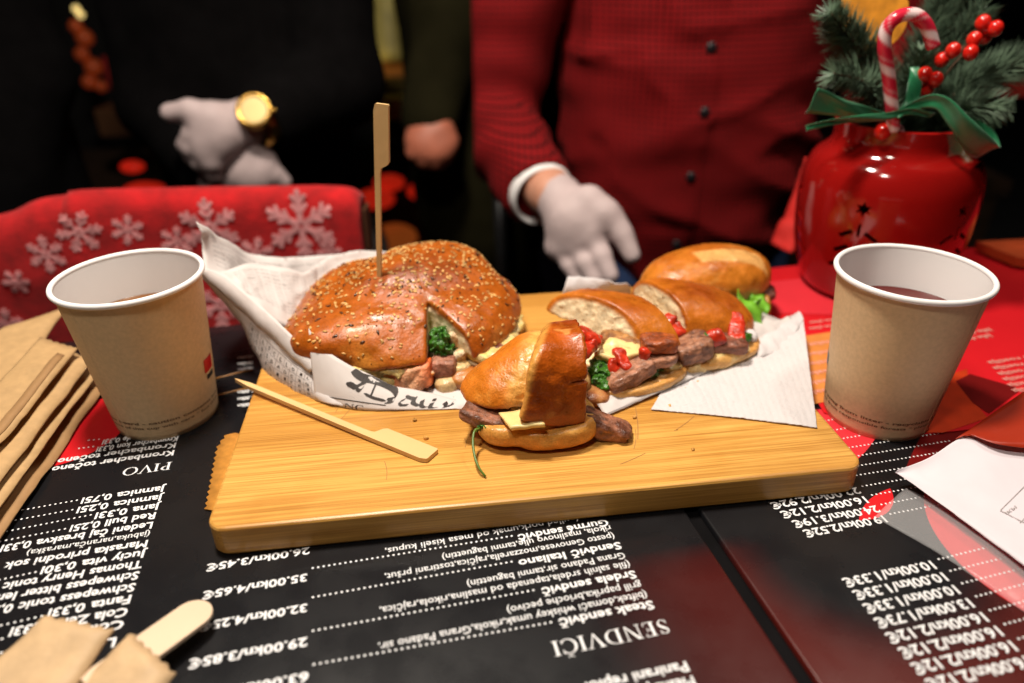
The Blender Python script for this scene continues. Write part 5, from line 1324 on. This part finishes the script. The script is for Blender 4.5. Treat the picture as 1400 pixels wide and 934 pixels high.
# ribbon
rb = thing('ribbon', 'wide green satin ribbon tied round the twigs with a drooping loop', 'ribbon', UY(1250, 155, .515))
def ribbon(path, w0, tilt=(0, -.3, 1), wv=.0008):
    P = resamp(path, 40); T = np.gradient(P, axis=0); G = np.zeros((40, 7, 3)); wv0 = resamp([(a, 0, 0) for a in w0], 40)[:, 0]
    tl = resamp(tilt, 40) if np.ndim(tilt) == 2 else np.tile(tilt, (40, 1))
    for i in range(40):
        s_ = tl[i]-T[i]*((tl[i]@T[i])/(T[i]@T[i])); s_ /= np.linalg.norm(s_)
        for j in range(7): G[i, j] = P[i]+s_*wv0[i]*(j/6-.5)+np.cross(T[i]/np.linalg.norm(T[i]), s_)*wv*math.sin(j*.9+i*.25)
    mk('ribbon_band', *thick(G, .0003), M['ribbon'], rb)
ribbon([UY(1110, 138, .50), UY(1122, 140, .502), UY(1150, 148, .505), UY(1190, 155, .508), UY(1218, 160, .508)], [.018, .011, .006, .005, .004])
ribbon([UY(1102, 176, .495), UY(1130, 168, .498), UY(1165, 163, .502), UY(1210, 160, .505), UY(1245, 152, .506), UY(1275, 158, .508)], [.004, .005, .006, .006, .005, .004])
ribbon([UY(1225, 160, .506), UY(1244, 140, .51), UY(1252, 105, .515), UY(1250, 92, .52)], [.005, .008, .009, .006], (1, -.3, .1))
ribbon([UY(1230, 155, .507), UY(1262, 140, .505), UY(1288, 141, .498), UY(1312, 168, .492), UY(1332, 192, .492), UY(1345, 207, .498), UY(1352, 206, .512), UY(1345, 186, .518), UY(1322, 168, .52)], [.006, .013, .016, .018, .018, .017, .017, .015, .01], np.array([(0, -.1, 1), (.1, -.4, 1), (.5, -.5, .8), (.7, -.5, .5), (.7, -.5, .5), (.5, -.4, .6), (.3, -.2, .8), (.3, -.2, .8), (.3, -.2, .8)], float))
# dried orange slice
oc = UY(1194, 18, .565); odir = V3(.1, -1, .35); odir /= np.linalg.norm(odir); ou = np.cross([0, 0, 1], odir); ou /= np.linalg.norm(ou); ov = np.cross(odir, ou)
v = []; n = 40; v = [oc+odir*.002]+[oc+(ou*math.cos(t)+ov*math.sin(t))*.026+odir*.0015 for t in np.arange(n)*2*math.pi/n]+[oc+(ou*math.cos(t)+ov*math.sin(t))*.026-odir*.0015 for t in np.arange(n)*2*math.pi/n]+[oc-odir*.002]
f = [(0, 1+i, 1+(i+1) % n) for i in range(n)]+[(1+i, 1+n+i, 1+n+(i+1) % n, 1+(i+1) % n) for i in range(n)]+[(2*n+1, 1+n+(i+1) % n, 1+n+i) for i in range(n)]
os_ = tag(mk('orange_slice', v, f, M['slice'], None, False), 'dried orange slice tucked behind the fir branches of the pot', 'orange slice')
mk('wire_stem', *tube([oc-ov*.02+odir*-.003, base+V3(-.01, .005, 0)], .0008, 6), M['twig'], os_)

# ------------------------------------------------------------------ chair under a red snowflake blanket
chx0, chx1, chy = -.47, -.135, .64
ch = thing('chair', 'wooden chair behind the table under a red snowflake blanket', 'chair', (-.3, .80, -.93))
mk('seat', *box((-.29, .86, -.48), (.2, .2, .018)), M['chair'], ch, False)
for sx in (-.47, -.17):
    mk('leg', *box((sx, chy+.024, -.455), (.016, .010, .475)), M['chair'], ch, False); mk('leg', *box((sx, 1.04, -.715), (.016, .014, .215)), M['chair'], ch, False)
mk('backrest', *box((-.295, chy+.02, -.02), (.16, .012, .06)), M['chair'], ch, False)
bk = thing('blanket', 'red fleece blanket with pale snowflakes draped over a chair back', 'blanket', (-.3, chy, .05))
top = [UY(-60, 314, .595), UY(0, 302, .598), UY(40, 284, .60), UY(86, 276, .603), UY(92, 271, .604), UY(200, 268, .615), UY(330, 266, .628), UY(440, 265, .636), UY(474, 268, .638), UY(489, 278, .642)]
TP = resamp(top, 70); nv = 34; G = np.zeros((70, nv, 3))
for i in range(70):
    for j in range(nv):
        t = j/(nv-1)
        if t < .18:
            a_ = t/.18*math.pi; p = TP[i]+V3(0, .016+.016*math.cos(a_), -.016+.016*math.sin(a_)); 
        else: p = TP[i]+V3(0, 0, -.016-(t-.18)*.42)
        G[i, j] = p
fold = .004*np.sin(np.linspace(0, 16, 70))[:, None]*np.linspace(0, 1, nv)[None]
G[..., 1] += fold+.003*fbm(G, 14, 3)+.0015*fbm(G, 40, 5)
G[:, :, 1] += -.012*sstep(.62, .60, np.linspace(0, 1, 70))[:, None]*0
mk('blanket_cloth', *thick(G, .005), M['fleece'], bk); BLK = G
def flake_at(x, y, R, rot, seed):
    Q = proj(G[:, 7:].reshape(-1, 3)); i = ((Q-np.array([x, y]))**2).sum(1).argmin(); c = G[:, 7:].reshape(-1, 3)[i]; R = R*1.22; GA = BLK[:, 5:].reshape(-1, 3)
    u_ = V3(.95, .18, 0); u_ /= np.linalg.norm(u_); w_ = V3(0, 0, 1); mb = MB(); kk = 0
    def bar(a, b, h):
        nonlocal kk
        a, b = np.array(a), np.array(b); d = (b-a)/np.linalg.norm(b-a); n_ = np.array([-d[1], d[0]])*h; kk += 1
        q = [a-n_, b-n_*.8, b+n_*.8, a+n_]; mb.add([c+u_*x_+w_*y_+V3(.18, -.95, 0)*(.0002*(kk % 5)) for x_, y_ in q]+[c+u_*x_+w_*y_+V3(0, .003, 0) for x_, y_ in q], [(0, 1, 2, 3), (0, 4, 5, 1), (1, 5, 6, 2), (2, 6, 7, 3), (3, 7, 4, 0)])
    for k in range(6):
        t = rot+k*math.pi/3; d = np.array([math.cos(t), math.sin(t)])
        bar(d*R*.06, d*R, R*.085)
        for s_ in (-1, 1):
            e = np.array([math.cos(t+s_*.75), math.sin(t+s_*.75)])
            bar(d*R*.38, d*R*.38+e*R*.30, R*.07); bar(d*R*.64, d*R*.64+e*R*.30, R*.07)
    V_ = np.array(mb.v)
    for a_ in range(len(V_)):
        dd = (GA[:, 0]-V_[a_, 0])**2+(GA[:, 2]-V_[a_, 2])**2; nn_ = np.argpartition(dd, 5)[:5]; w_ = 1/(dd[nn_]+1e-7); yy = (GA[nn_, 1]*w_).sum()/w_.sum()
        V_[a_, 1] = yy-.0031-.00012*((a_//8) % 4) if (a_ % 8) < 4 else yy-.0022
    mb.v = [tuple(q) for q in V_]
    mb.build('snowflake', M['flake'], bk, False)
for x, y, R, rot in [(105, 308, .016, .1), (64, 354, .014, .5), (178, 292, .0115, .3), (290, 284, .022, .52), (413, 290, .027, .52), (352, 340, .013, .2), (8, 440, .014, .2), (300, 420, .022, .4), (20, 380, .010, 0), (240, 330, .012, .3), (205, 420, .016, .2), (-35, 340, .016, .2), (456, 335, .010, .1)]:
    flake_at(x, y, R, rot, 0)

# ------------------------------------------------------------------ people
def union(P, parts, k=.02):
    d = None
    for q in parts:
        e = cap(P, *q) if len(q) in (3, 4) and np.ndim(q[0]) == 1 and np.ndim(q[2]) == 0 else ell(P, *q)
        d = e if d is None else smin(d, e, k)
    return d
def hand(parent, name, mat, wrist, palm, knuck, tips, thumb, rw=.026, rf=.0098, res=.003):
    """one continuous hand: wrist, palm, four bent fingers (knuckle, middle, tip) and a thumb"""
    wrist, palm = V3(*wrist), V3(*palm); pts = [wrist, palm]+[V3(*p) for c_ in tips for p in c_]+[V3(*p) for p in thumb]+[V3(*p) for p in knuck]
    lo = np.min(pts, 0)-.04; hi = np.max(pts, 0)+.04
    def f(P):
        d = cap(P, wrist, palm, rw, rw*.95)
        for kq in knuck: d = smin(d, cap(P, palm, kq, rw*.62, rf*1.35), .018)
        for i in range(len(knuck)-1): d = smin(d, cap(P, knuck[i], knuck[i+1], rf*1.25), .008)
        for i, c_ in enumerate(tips):
            s_ = (1, 1.04, 1, .85)[i % 4]; q = [knuck[i]]+list(c_)
            e = None
            for j in range(len(q)-1):
                g = cap(P, q[j], q[j+1], rf*s_*(1.15-.12*j), rf*s_*(1.03-.12*j)); e = g if e is None else smin(e, g, .004)
            d = smin(d, e, .004)
        e = cap(P, (wrist+palm)/2, thumb[0], rw*.6, rf*1.35)
        for j in range(len(thumb)-1): e = smin(e, cap(P, thumb[j], thumb[j+1], rf*(1.3-.15*j), rf*(1.15-.15*j)), .006)
        return smin(d, e, .012)+.0005*fbm(P, 90, 3)
    return iso(name, f, lo, hi, res, mat, parent)
def head(P, c):
    c = V3(*c); d = ell(P, c, (.075, .095, .11)); d = smin(d, ell(P, c+V3(0, -.02, -.06), (.055, .07, .06)), .03)
    d = smin(d, ell(P, c+V3(0, -.102, -.015), (.013, .02, .022)), .012)               # nose
    for s_ in (-1, 1):
        d = smin(d, ell(P, c+V3(s_*.079, 0, -.01), (.012, .02, .032)), .008)          # ears
        d = smax(d, -ell(P, c+V3(s_*.032, -.098, .012), (.018, .014, .012)), .012)    # eye sockets
    d = smin(d, ell(P, c+V3(0, -.088, -.062), (.026, .012, .008)), .008)              # mouth
    return smin(d, cap(P, c+V3(0, .01, -.08), c+V3(0, .015, -.20), .052, .058), .03)
def face_bits(r, c, hair):
    c = V3(*c)
    for s_ in (-1, 1): mk('eye', *sphere(c+V3(s_*.032, -.083, .012), .012, 12, 8), M['white'], r)
    iso('hair', lambda P: smax(ell(P, c+V3(0, .012, .022), (.086, .10, .108)), -(P[..., 2]-(c[2]+.01)-(P[..., 1]-c[1])*-.55), .01), c-V3(.1, .12, .14), c+V3(.1, .13, .15), .008, hair, r)

# --- the person in the red checked shirt
TX, TY = .220, .975
p1 = thing('person', 'person in a red checked shirt reaching a white gloved hand toward the sandwiches', 'person', (TX, TY, -.93))
SH = V3(.055, .97, .375); EL = UY(672, 165, .915); WR = UY(738, 262, .755); WR2 = UY(754, 266, .735)
SH2 = V3(.385, .97, .375); EL2 = V3(.47, .95, .12); WR3 = V3(.43, .80, .03)
def shirt(P):
    d = ell(P, (TX+.014, TY+.005, .24), (.156, .115, .25), None, 2.6)
    d = smin(d, ell(P, (TX+.012, TY-.018, .02), (.150, .125, .20), None, 2.4), .06)
    d = smin(d, cap(P, SH, SH2, .065, .065), .05)
    a = smin(cap(P, SH, EL, .066, .054), cap(P, EL, WR, .053, .040), .02)
    b = smin(cap(P, SH2, EL2, .066, .052), cap(P, EL2, WR3, .05, .04), .02)
    ax = (WR-EL)/np.linalg.norm(WR-EL); a = smax(a, (P-WR)@ax-.004, .004)
    # folds of the cloth
    a = a+.0035*np.sin(((P-SH)@((EL-SH)/np.linalg.norm(EL-SH)))*95+6*vn(P, 9, 4))*(.4+.6*vn(P, 7, 9))
    q = P*V3(.55, 1, 1.5)
    d = d-.014*(1-np.abs(vn(q+V3(0, 0, .55)*P[..., :1], 9, 21)))**3+.004-.007*(1-np.abs(vn(q-V3(0, 0, .4)*P[..., :1], 15, 25)))**3+.003*vn(P*V3(.6, 1, 1.6), 24, 5)
    d = smin(d, b, .03)
    d = smax(d, -(P[..., 2]+.205), .01)
    px = TX+.012-.10*(.42-P[..., 2])*.55
    d = d-.0040*(1-sstep(.012, .016, P[..., 0]-px))*sstep(-.10, -.012, P[..., 0]-px)
    return smin(d, a, .003)
iso('shirt', shirt, (-.04, .70, -.22), (.58, 1.12, .46), .0062, M['check'], p1)
for x, y in ((972, 67), (963, 155), (944, 243), (925, 335)):
    # drop each button on the placket
    for Y in np.arange(.78, .98, .002):
        p = UY(x, y, Y)
        if shirt(p[None])[0] < 0: break
    mk('button', *sphere(p+V3(0, -.002, .001), .0062, 14, 8, (1, .4, 1)), M['button'], p1)
HD = (TX, TY-.01, .63)
def body1(P):
    d = head(P, HD)
    for q in (((TX, TY, .22), (.12, .075, .2)), ((TX, TY, .0), (.11, .08, .16))): d = smin(d, ell(P, *q), .05)
    d = smin(d, cap(P, (TX, TY, .42), (TX, TY, .2), .06, .06), .05)
    d = smin(d, smin(cap(P, SH, EL, .04, .034), cap(P, EL, WR2, .034, .0255), .02), .03)
    d = smin(d, smin(cap(P, SH2, EL2, .04, .034), cap(P, EL2, WR3, .034, .026), .02), .03)
    return d
iso('body', body1, (-.04, .70, -.17), (.56, 1.12, .76), .0075, M['skin'], p1)
face_bits(p1, HD, M['hair'])
def trousers(P, x, y, top=-.10, r0=.09):
    d = ell(P, (x, y, top-.04), (.165, .12, .12))
    for s_ in (-1, 1): d = smin(d, smin(cap(P, (x+s_*.085, y, top-.05), (x+s_*.09, y-.01, -.50), r0, .066), cap(P, (x+s_*.09, y-.01, -.50), (x+s_*.095, y+.01, -.90), .066, .052), .02), .03)
    return d+.003*fbm(P, 20, 2)
iso('jeans', lambda P: trousers(P, TX, TY), (TX-.29, .80, -.93), (TX+.29, 1.13, .03), .012, M['jeans'], p1)
for s_ in (-1, 1): iso('shoe', lambda P: smax(ell(P, (TX+s_*.095, TY-.04, -.905), (.048, .13, .05)), -(P[..., 2]+.925), .004), (TX+s_*.095-.06, TY-.2, -.935), (TX+s_*.095+.06, TY+.12, -.84), .008, M['black'], p1)
gp = UY(782, 300, .705)
K = [UY(826, 292, .690), UY(808, 322, .688), UY(786, 336, .692), UY(764, 338, .698)]
TP_ = [[UY(850, 320, .680), UY(864, 349, .670)], [UY(822, 350, .672), UY(834, 377, .660)], [UY(800, 360, .674), UY(812, 382, .664)], [UY(778, 362, .682), UY(788, 380, .674)]]
hand(p1, 'glove', M['glove'], UY(764, 272, .728), gp, K, TP_, [UY(806, 272, .70), UY(836, 300, .694), UY(855, 330, .688)], .0255, .0096)
ax = (WR2-EL)/np.linalg.norm(WR2-EL); u_ = np.cross(ax, [0, 0, 1.0]); u_ /= np.linalg.norm(u_); w_ = np.cross(ax, u_)
cc_ = WR+ax*.002
v = []; f = []; n1, n2 = 32, 10
for i in range(n1):
    t = 2*math.pi*i/n1; dr = u_*math.cos(t)+w_*math.sin(t)
    for j in range(n2): s_ = 2*math.pi*j/n2; v.append(cc_+dr*(.0325+.0032*math.cos(s_))+ax*.011*math.sin(s_))
f = [(i*n2+j, ((i+1) % n1)*n2+j, ((i+1) % n1)*n2+(j+1) % n2, i*n2+(j+1) % n2) for i in range(n1) for j in range(n2)]
mk('glove_cuff', v, f, M['white'], p1)

# --- dark coats
def coat_person(label, x, y, mat, arms, hz, tz=-.30, wid=.19, seed=0, skin='skin', legs=None, name='person'):
    r = thing(name, label, 'person', (x, y, -.93))
    def ct(P):
        d = ell(P, (x, y, .22), (wid, .13, .30), None, 2.6); d = smin(d, ell(P, (x, y, -.08), (wid*.98, .14, .26), None, 2.5), .06)
        d = smin(d, cap(P, (x-wid+.03, y, .40), (x+wid-.03, y, .40), .07), .05)
        for a in arms:
            e = None
            for i in range(len(a)-1):
                g = cap(P, a[i], a[i+1], .066-.010*i, .056-.010*i); e = g if e is None else smin(e, g, .02)
            d = smin(d, e, .02)
        return smax(d+.005*fbm(P, 16, seed), -(P[..., 2]-tz), .01)
    A = np.array([p for a in arms for p in a]); lo = np.minimum(A.min(0)-.08, (x-wid-.05, y-.2, tz-.02)); hi = np.maximum(A.max(0)+.08, (x+wid+.05, y+.2, .54))
    iso('coat', ct, lo, hi, .010, mat, r)
    H_ = (x, y-.01, hz)
    def bd(P):
        d = head(P, H_); d = smin(d, cap(P, (x, y, hz-.18), (x, y, .1), .06, .08), .05)
        for a in arms:
            for i in range(len(a)-1): d = smin(d, cap(P, a[i], a[i+1], .03, .026), .02)
        return d
    lo2 = np.minimum(A.min(0)-.04, (x-.12, y-.15, -.02)); hi2 = np.maximum(A.max(0)+.04, (x+.12, y+.15, hz+.14))
    iso('body', bd, lo2, hi2, .010, M[skin], r); face_bits(r, H_, M['hair'])
    iso('trousers', lambda P: trousers(P, x, y, -.14), (x-.29, y-.18, -.93), (x+.29, y+.18, -.03), .014, legs or M['coat'], r)
    for s_ in (-1, 1): iso('shoe', lambda P: smax(ell(P, (x+s_*.095, y-.04, -.905), (.048, .13, .05)), -(P[..., 2]+.925), .004), (x+s_*.095-.06, y-.2, -.935), (x+s_*.095+.06, y+.12, -.84), .010, M['black'], r)
    return r
x2, y2 = UY(330, 60, 1.10)[0], 1.10
sA = V3(x2+.13, y2, .40); eA = UY(462, 112, 1.0); wA = UY(372, 158, .925)
sB = V3(x2-.11, y2, .40); eB = UY(222, 140, 1.04); wB = UY(292, 236, .945)
p2 = coat_person('person in a black coat with clasped white gloved hands behind the snowflake blanket', x2, y2, M['coat'], [[sA, eA, wA], [sB, eB, wB]], .66, seed=3, wid=.135, legs=M['greyt'])
hand(p2, 'glove', M['glove'], UY(352, 164, .905), UY(305, 180, .885), [UY(284, 168, .875), UY(278, 184, .873), UY(280, 202, .872), UY(290, 220, .873)],
     [[UY(262, 185, .872), UY(252, 198, .878)], [UY(262, 202, .872), UY(262, 214, .88)], [UY(274, 222, .874), UY(288, 226, .882)], [UY(292, 238, .876), UY(304, 240, .884)]],
     [UY(290, 158, .875), UY(260, 151, .872), UY(232, 154, .874)], .030, .0108)
hand(p2, 'glove', M['glove'], UY(302, 246, .915), UY(338, 232, .90), [UY(352, 218, .893), UY(358, 229, .89), UY(358, 240, .89), UY(350, 248, .893)],
     [[UY(368, 226, .892), UY(380, 240, .898)], [UY(374, 238, .892), UY(388, 248, .898)], [UY(372, 246, .894), UY(384, 252, .90)], [UY(362, 252, .896), UY(372, 254, .90)]],
     [UY(335, 214, .896), UY(348, 208, .892), UY(360, 212, .892)], .028, .0105)
# wristwatch
wc = UY(348, 152, .868); wd = thing('wristwatch', 'round gold wristwatch on the wrist above the clasped gloves', 'wristwatch', wc)
wn = V3(.12, -.85, .50); wn /= np.linalg.norm(wn); wu = np.cross([0, 0, 1], wn); wu /= np.linalg.norm(wu); wv = np.cross(wn, wu); RW = np.stack([wu, wv, wn], 1)
def lathe_r(prof, n=32):
    v, f = lathe((0, 0, 0), prof, n); return np.array(v)@RW.T+wc, f
mk('watch_case', *lathe_r([(0, -.006), (.019, -.006), (.0212, -.003), (.0212, .003), (.0190, .006), (.0168, .0058), (.0160, .0045), (0, .0045)]), M['gold'], wd)
mk('dial', *lathe_r([(0, .0049), (.0155, .0049)]), M['dial'], wd)
mk('crown', *sphere(wc+wu*.0228, .0028, 8, 6), M['gold'], wd)
axw = (wA-UY(305, 180, .885)); axw /= np.linalg.norm(axw); cw = wc-wn*.032; v = []; n1 = 40
uu_ = wn-axw*(wn@axw); uu_ /= np.linalg.norm(uu_); vv_ = np.cross(axw, uu_)
for i in range(n1):
    t = 2*math.pi*i/n1; dr = uu_*math.cos(t)+vv_*math.sin(t)
    for s_, r_ in ((-.009, .0325), (.009, .0325), (.009, .0345), (-.009, .0345)): v.append(cw+dr*r_*(.92)+axw*s_)
mk('strap', v, [(i*4+j, ((i+1) % n1)*4+j, ((i+1) % n1)*4+(j+1) % 4, i*4+(j+1) % 4) for i in range(n1) for j in range(4)], M['gold'], wd)

x3 = -.80; y3 = 1.0
coat_person('person in plain black clothes standing at the far end behind the blanket', x3, y3, M['coat'], [[V3(x3-.16, y3, .40), V3(x3-.22, y3, .12), V3(x3-.10, y3-.1, -.02)], [V3(x3+.16, y3, .40), V3(x3+.17, y3, .12), V3(x3+.12, y3-.06, -.06)]], .66, seed=5)
x4 = UY(700, 120, 1.30)[0]; y4 = 1.32
hw = UY(588, 160, 1.14)
p4 = coat_person('person in a dark olive coat with one bare ruddy fist beside the red shirt', x4, y4, M['olive'], [[V3(x4-.12, y4, .44), UY(612, 40, 1.22), hw], [V3(x4+.17, y4, .44), V3(x4+.2, y4, .15), V3(x4+.18, y4-.05, -.06)]], .70, seed=7, skin='skinr', tz=-.5)
hand(p4, 'hand', M['skinr'], hw+V3(0, 0, .0), UY(588, 186, 1.12), [UY(570, 192, 1.105), UY(580, 204, 1.10), UY(594, 208, 1.10), UY(606, 202, 1.105)],
     [[UY(566, 208, 1.10), UY(574, 214, 1.11)], [UY(580, 218, 1.10), UY(588, 222, 1.11)], [UY(596, 220, 1.10), UY(602, 222, 1.11)], [UY(610, 212, 1.105), UY(610, 218, 1.115)]],
     [UY(606, 178, 1.11), UY(614, 192, 1.105), UY(606, 206, 1.10)], .034, .0120, .004)

# ------------------------------------------------------------------ dark stall behind
bs = thing('back_shelf', 'dark wooden stall counter behind the standing people', 'counter', (0, 2.0, -.93))
mk('counter_top', *box((-.25, 2.0, -.30), (1.5, .25, .02)), M['shelf'], bs, False)
mk('front_board', *box((-.25, 1.77, -.62), (1.48, .012, .30)), M['shelf'], bs, False)
mk('rear_board', *box((-.25, 2.26, .10), (1.5, .012, .9)), pm('night_boards', (.006, .005, .005), .9), bs, False)
def onb(x, y, Y): return UY(x, y, Y)
def place(name, label, cat, v_f, mat, smooth=False): return tag(mk(name, *v_f, mat, None, smooth), label, cat)
def pbox(x0, y0, x1, y1, Y, dep):
    a, b = UY(x0, y0, Y), UY(x1, y1, Y); c = (a+b)/2; return box((c[0], Y+dep, c[2]), (abs(b[0]-a[0])/2, dep, abs(a[2]-b[2])/2))
place('gift_box', 'blurred red gift box standing on the rear counter beyond the black coat', 'box', pbox(138, 78, 174, 122, 1.85, .04), M['boxr'])
for x, y, r in ((104, 36, .016), (116, 52, .020), (112, 74, .017), (128, 92, .021), (122, 112, .017), (138, 118, .014)):
    place('hanging_bauble', 'dim red bauble with a painted-in glow on a string in the gap between the two black coats', 'bauble', sphere(UY(x, y, 1.9), r, 18, 12), M['glow_o'], True)['group'] = 'red baubles between the coats'
for x, y in ((104, 12), (110, 20)): place('fairy_light', 'tiny golden fairy light in the gap between the black coats', 'light', sphere(UY(x, y, 1.88), .008, 12, 8), M['glow_g'], True)['group'] = 'fairy lights between the coats'
place('wooden_tray', 'brown wooden tray on the rear counter below the red gift box', 'tray', pbox(128, 150, 218, 185, 1.80, .05), M['brown'])
def rlamp(x, y, Y, rx, rz, lab): place('red_lamp', lab, 'lamp', sphere(UY(x, y, Y), 1.0, 20, 12, (rx, rx*.7, rz)), M['glow_r'], True)
rlamp(181, 228, 1.30, .022, .011, 'small glowing red lamp between the coats above the blanket'); rlamp(198, 262, 1.25, .040, .016, 'wide red glow lamp just above the blanket top')
rlamp(532, 250, 1.55, .034, .018, 'larger red glow lamp under the bare fist'); rlamp(514, 272, 1.50, .040, .022, 'dim red lamp below the larger red glow lamp')
rlamp(570, 262, 1.6, .022, .018, 'small red lamp right under the bare fist'); rlamp(1072, 192, 1.3, .012, .012, 'tiny red lamp in the dark beside the red shirt')
place('lit_lantern', 'dim amber lantern low in the dark beside the standing pick', 'lantern', sphere(UY(540, 325, 1.5), 1.0, 18, 12, (.05, .04, .03)), pm('dim_amber', (.3, .06, .01), .4, emit=(1, .2, .03), estr=.14), True)
place('paper_cone', 'pale yellow and blue paper cone tree behind the upright pick', 'cone tree', lathe(UY(537, 78, 1.9), [(0, 0), (.075, 0), (.07, .02), (.02, .26), (0, .27)], 24), M['yel'], True)
place('paper_cone', 'blue paper cone tree beside the pale yellow one', 'cone tree', lathe(UY(548, 70, 1.95), [(0, 0), (.05, 0), (.045, .02), (.015, .3), (0, .31)], 24), M['blue'], True)
place('golden_bauble', 'golden bauble with a painted-in glint behind the upright pick', 'bauble', sphere(UY(511, 89, 1.8), .018, 18, 12), M['glow_g'], True)  # emission stands in for the glint on this bauble
place('gift_box', 'orange gift box behind the pick and above the yellow strip', 'box', pbox(520, 78, 560, 118, 1.85, .04), pm('orange_box', (.55, .20, .03), .5))
place('price_strip', 'olive yellow strip box behind the head of the upright pick', 'box', pbox(486, 136, 562, 164, 1.75, .03), M['boxy'])
place('price_strip', 'thin dark olive strip box just above the yellow one', 'box', pbox(488, 110, 562, 124, 1.80, .03), pm('dim_olive', (.14, .10, .02), .6))
for k, (x, y, Y) in enumerate([(-20, 0, 0)]): pass
# steel rack post and red folded cloth
place('rack_post', 'dark steel post standing between the olive coat and the red shirt', 'post', tube([UY(688, 420, 1.12), UY(682, 250, 1.12)], .010, 12), M['black'], True)
A = [UY(1050, 330, .68), UY(1082, 262, .70), UY(1100, 215, .72)]; B = [UY(1094, 345, .66), UY(1110, 275, .69), UY(1130, 205, .72)]
G = lerp_curves(A, B, 24, 10, seed=71, amp=.005, fr=30, bulge=(0, -.012, 0)); tag(mk('red_cloth', *thick(G, .002), pm('red_cotton', (.50, .012, .008), .8, var=.1)), 'folded red cloth hanging in the dark behind the lantern pot', 'cloth')
place('red_board', 'orange red board edge at the far end of the table behind the second cup', 'board', prism([tuple(U(1335, 330, .012)[:2]), tuple(U(1500, 322, .012)[:2]), tuple(U(1500, 366, .012)[:2]), tuple(U(1390, 352, .012)[:2])], .004, .012), pm('orange_red_board', (.55, .08, .02), .5))
place('red_board', 'dim red strip showing between the fir branches far behind', 'board', pbox(1358, 112, 1420, 132, 1.3, .02), pm('dim_red_board', (.30, .02, .012), .6))
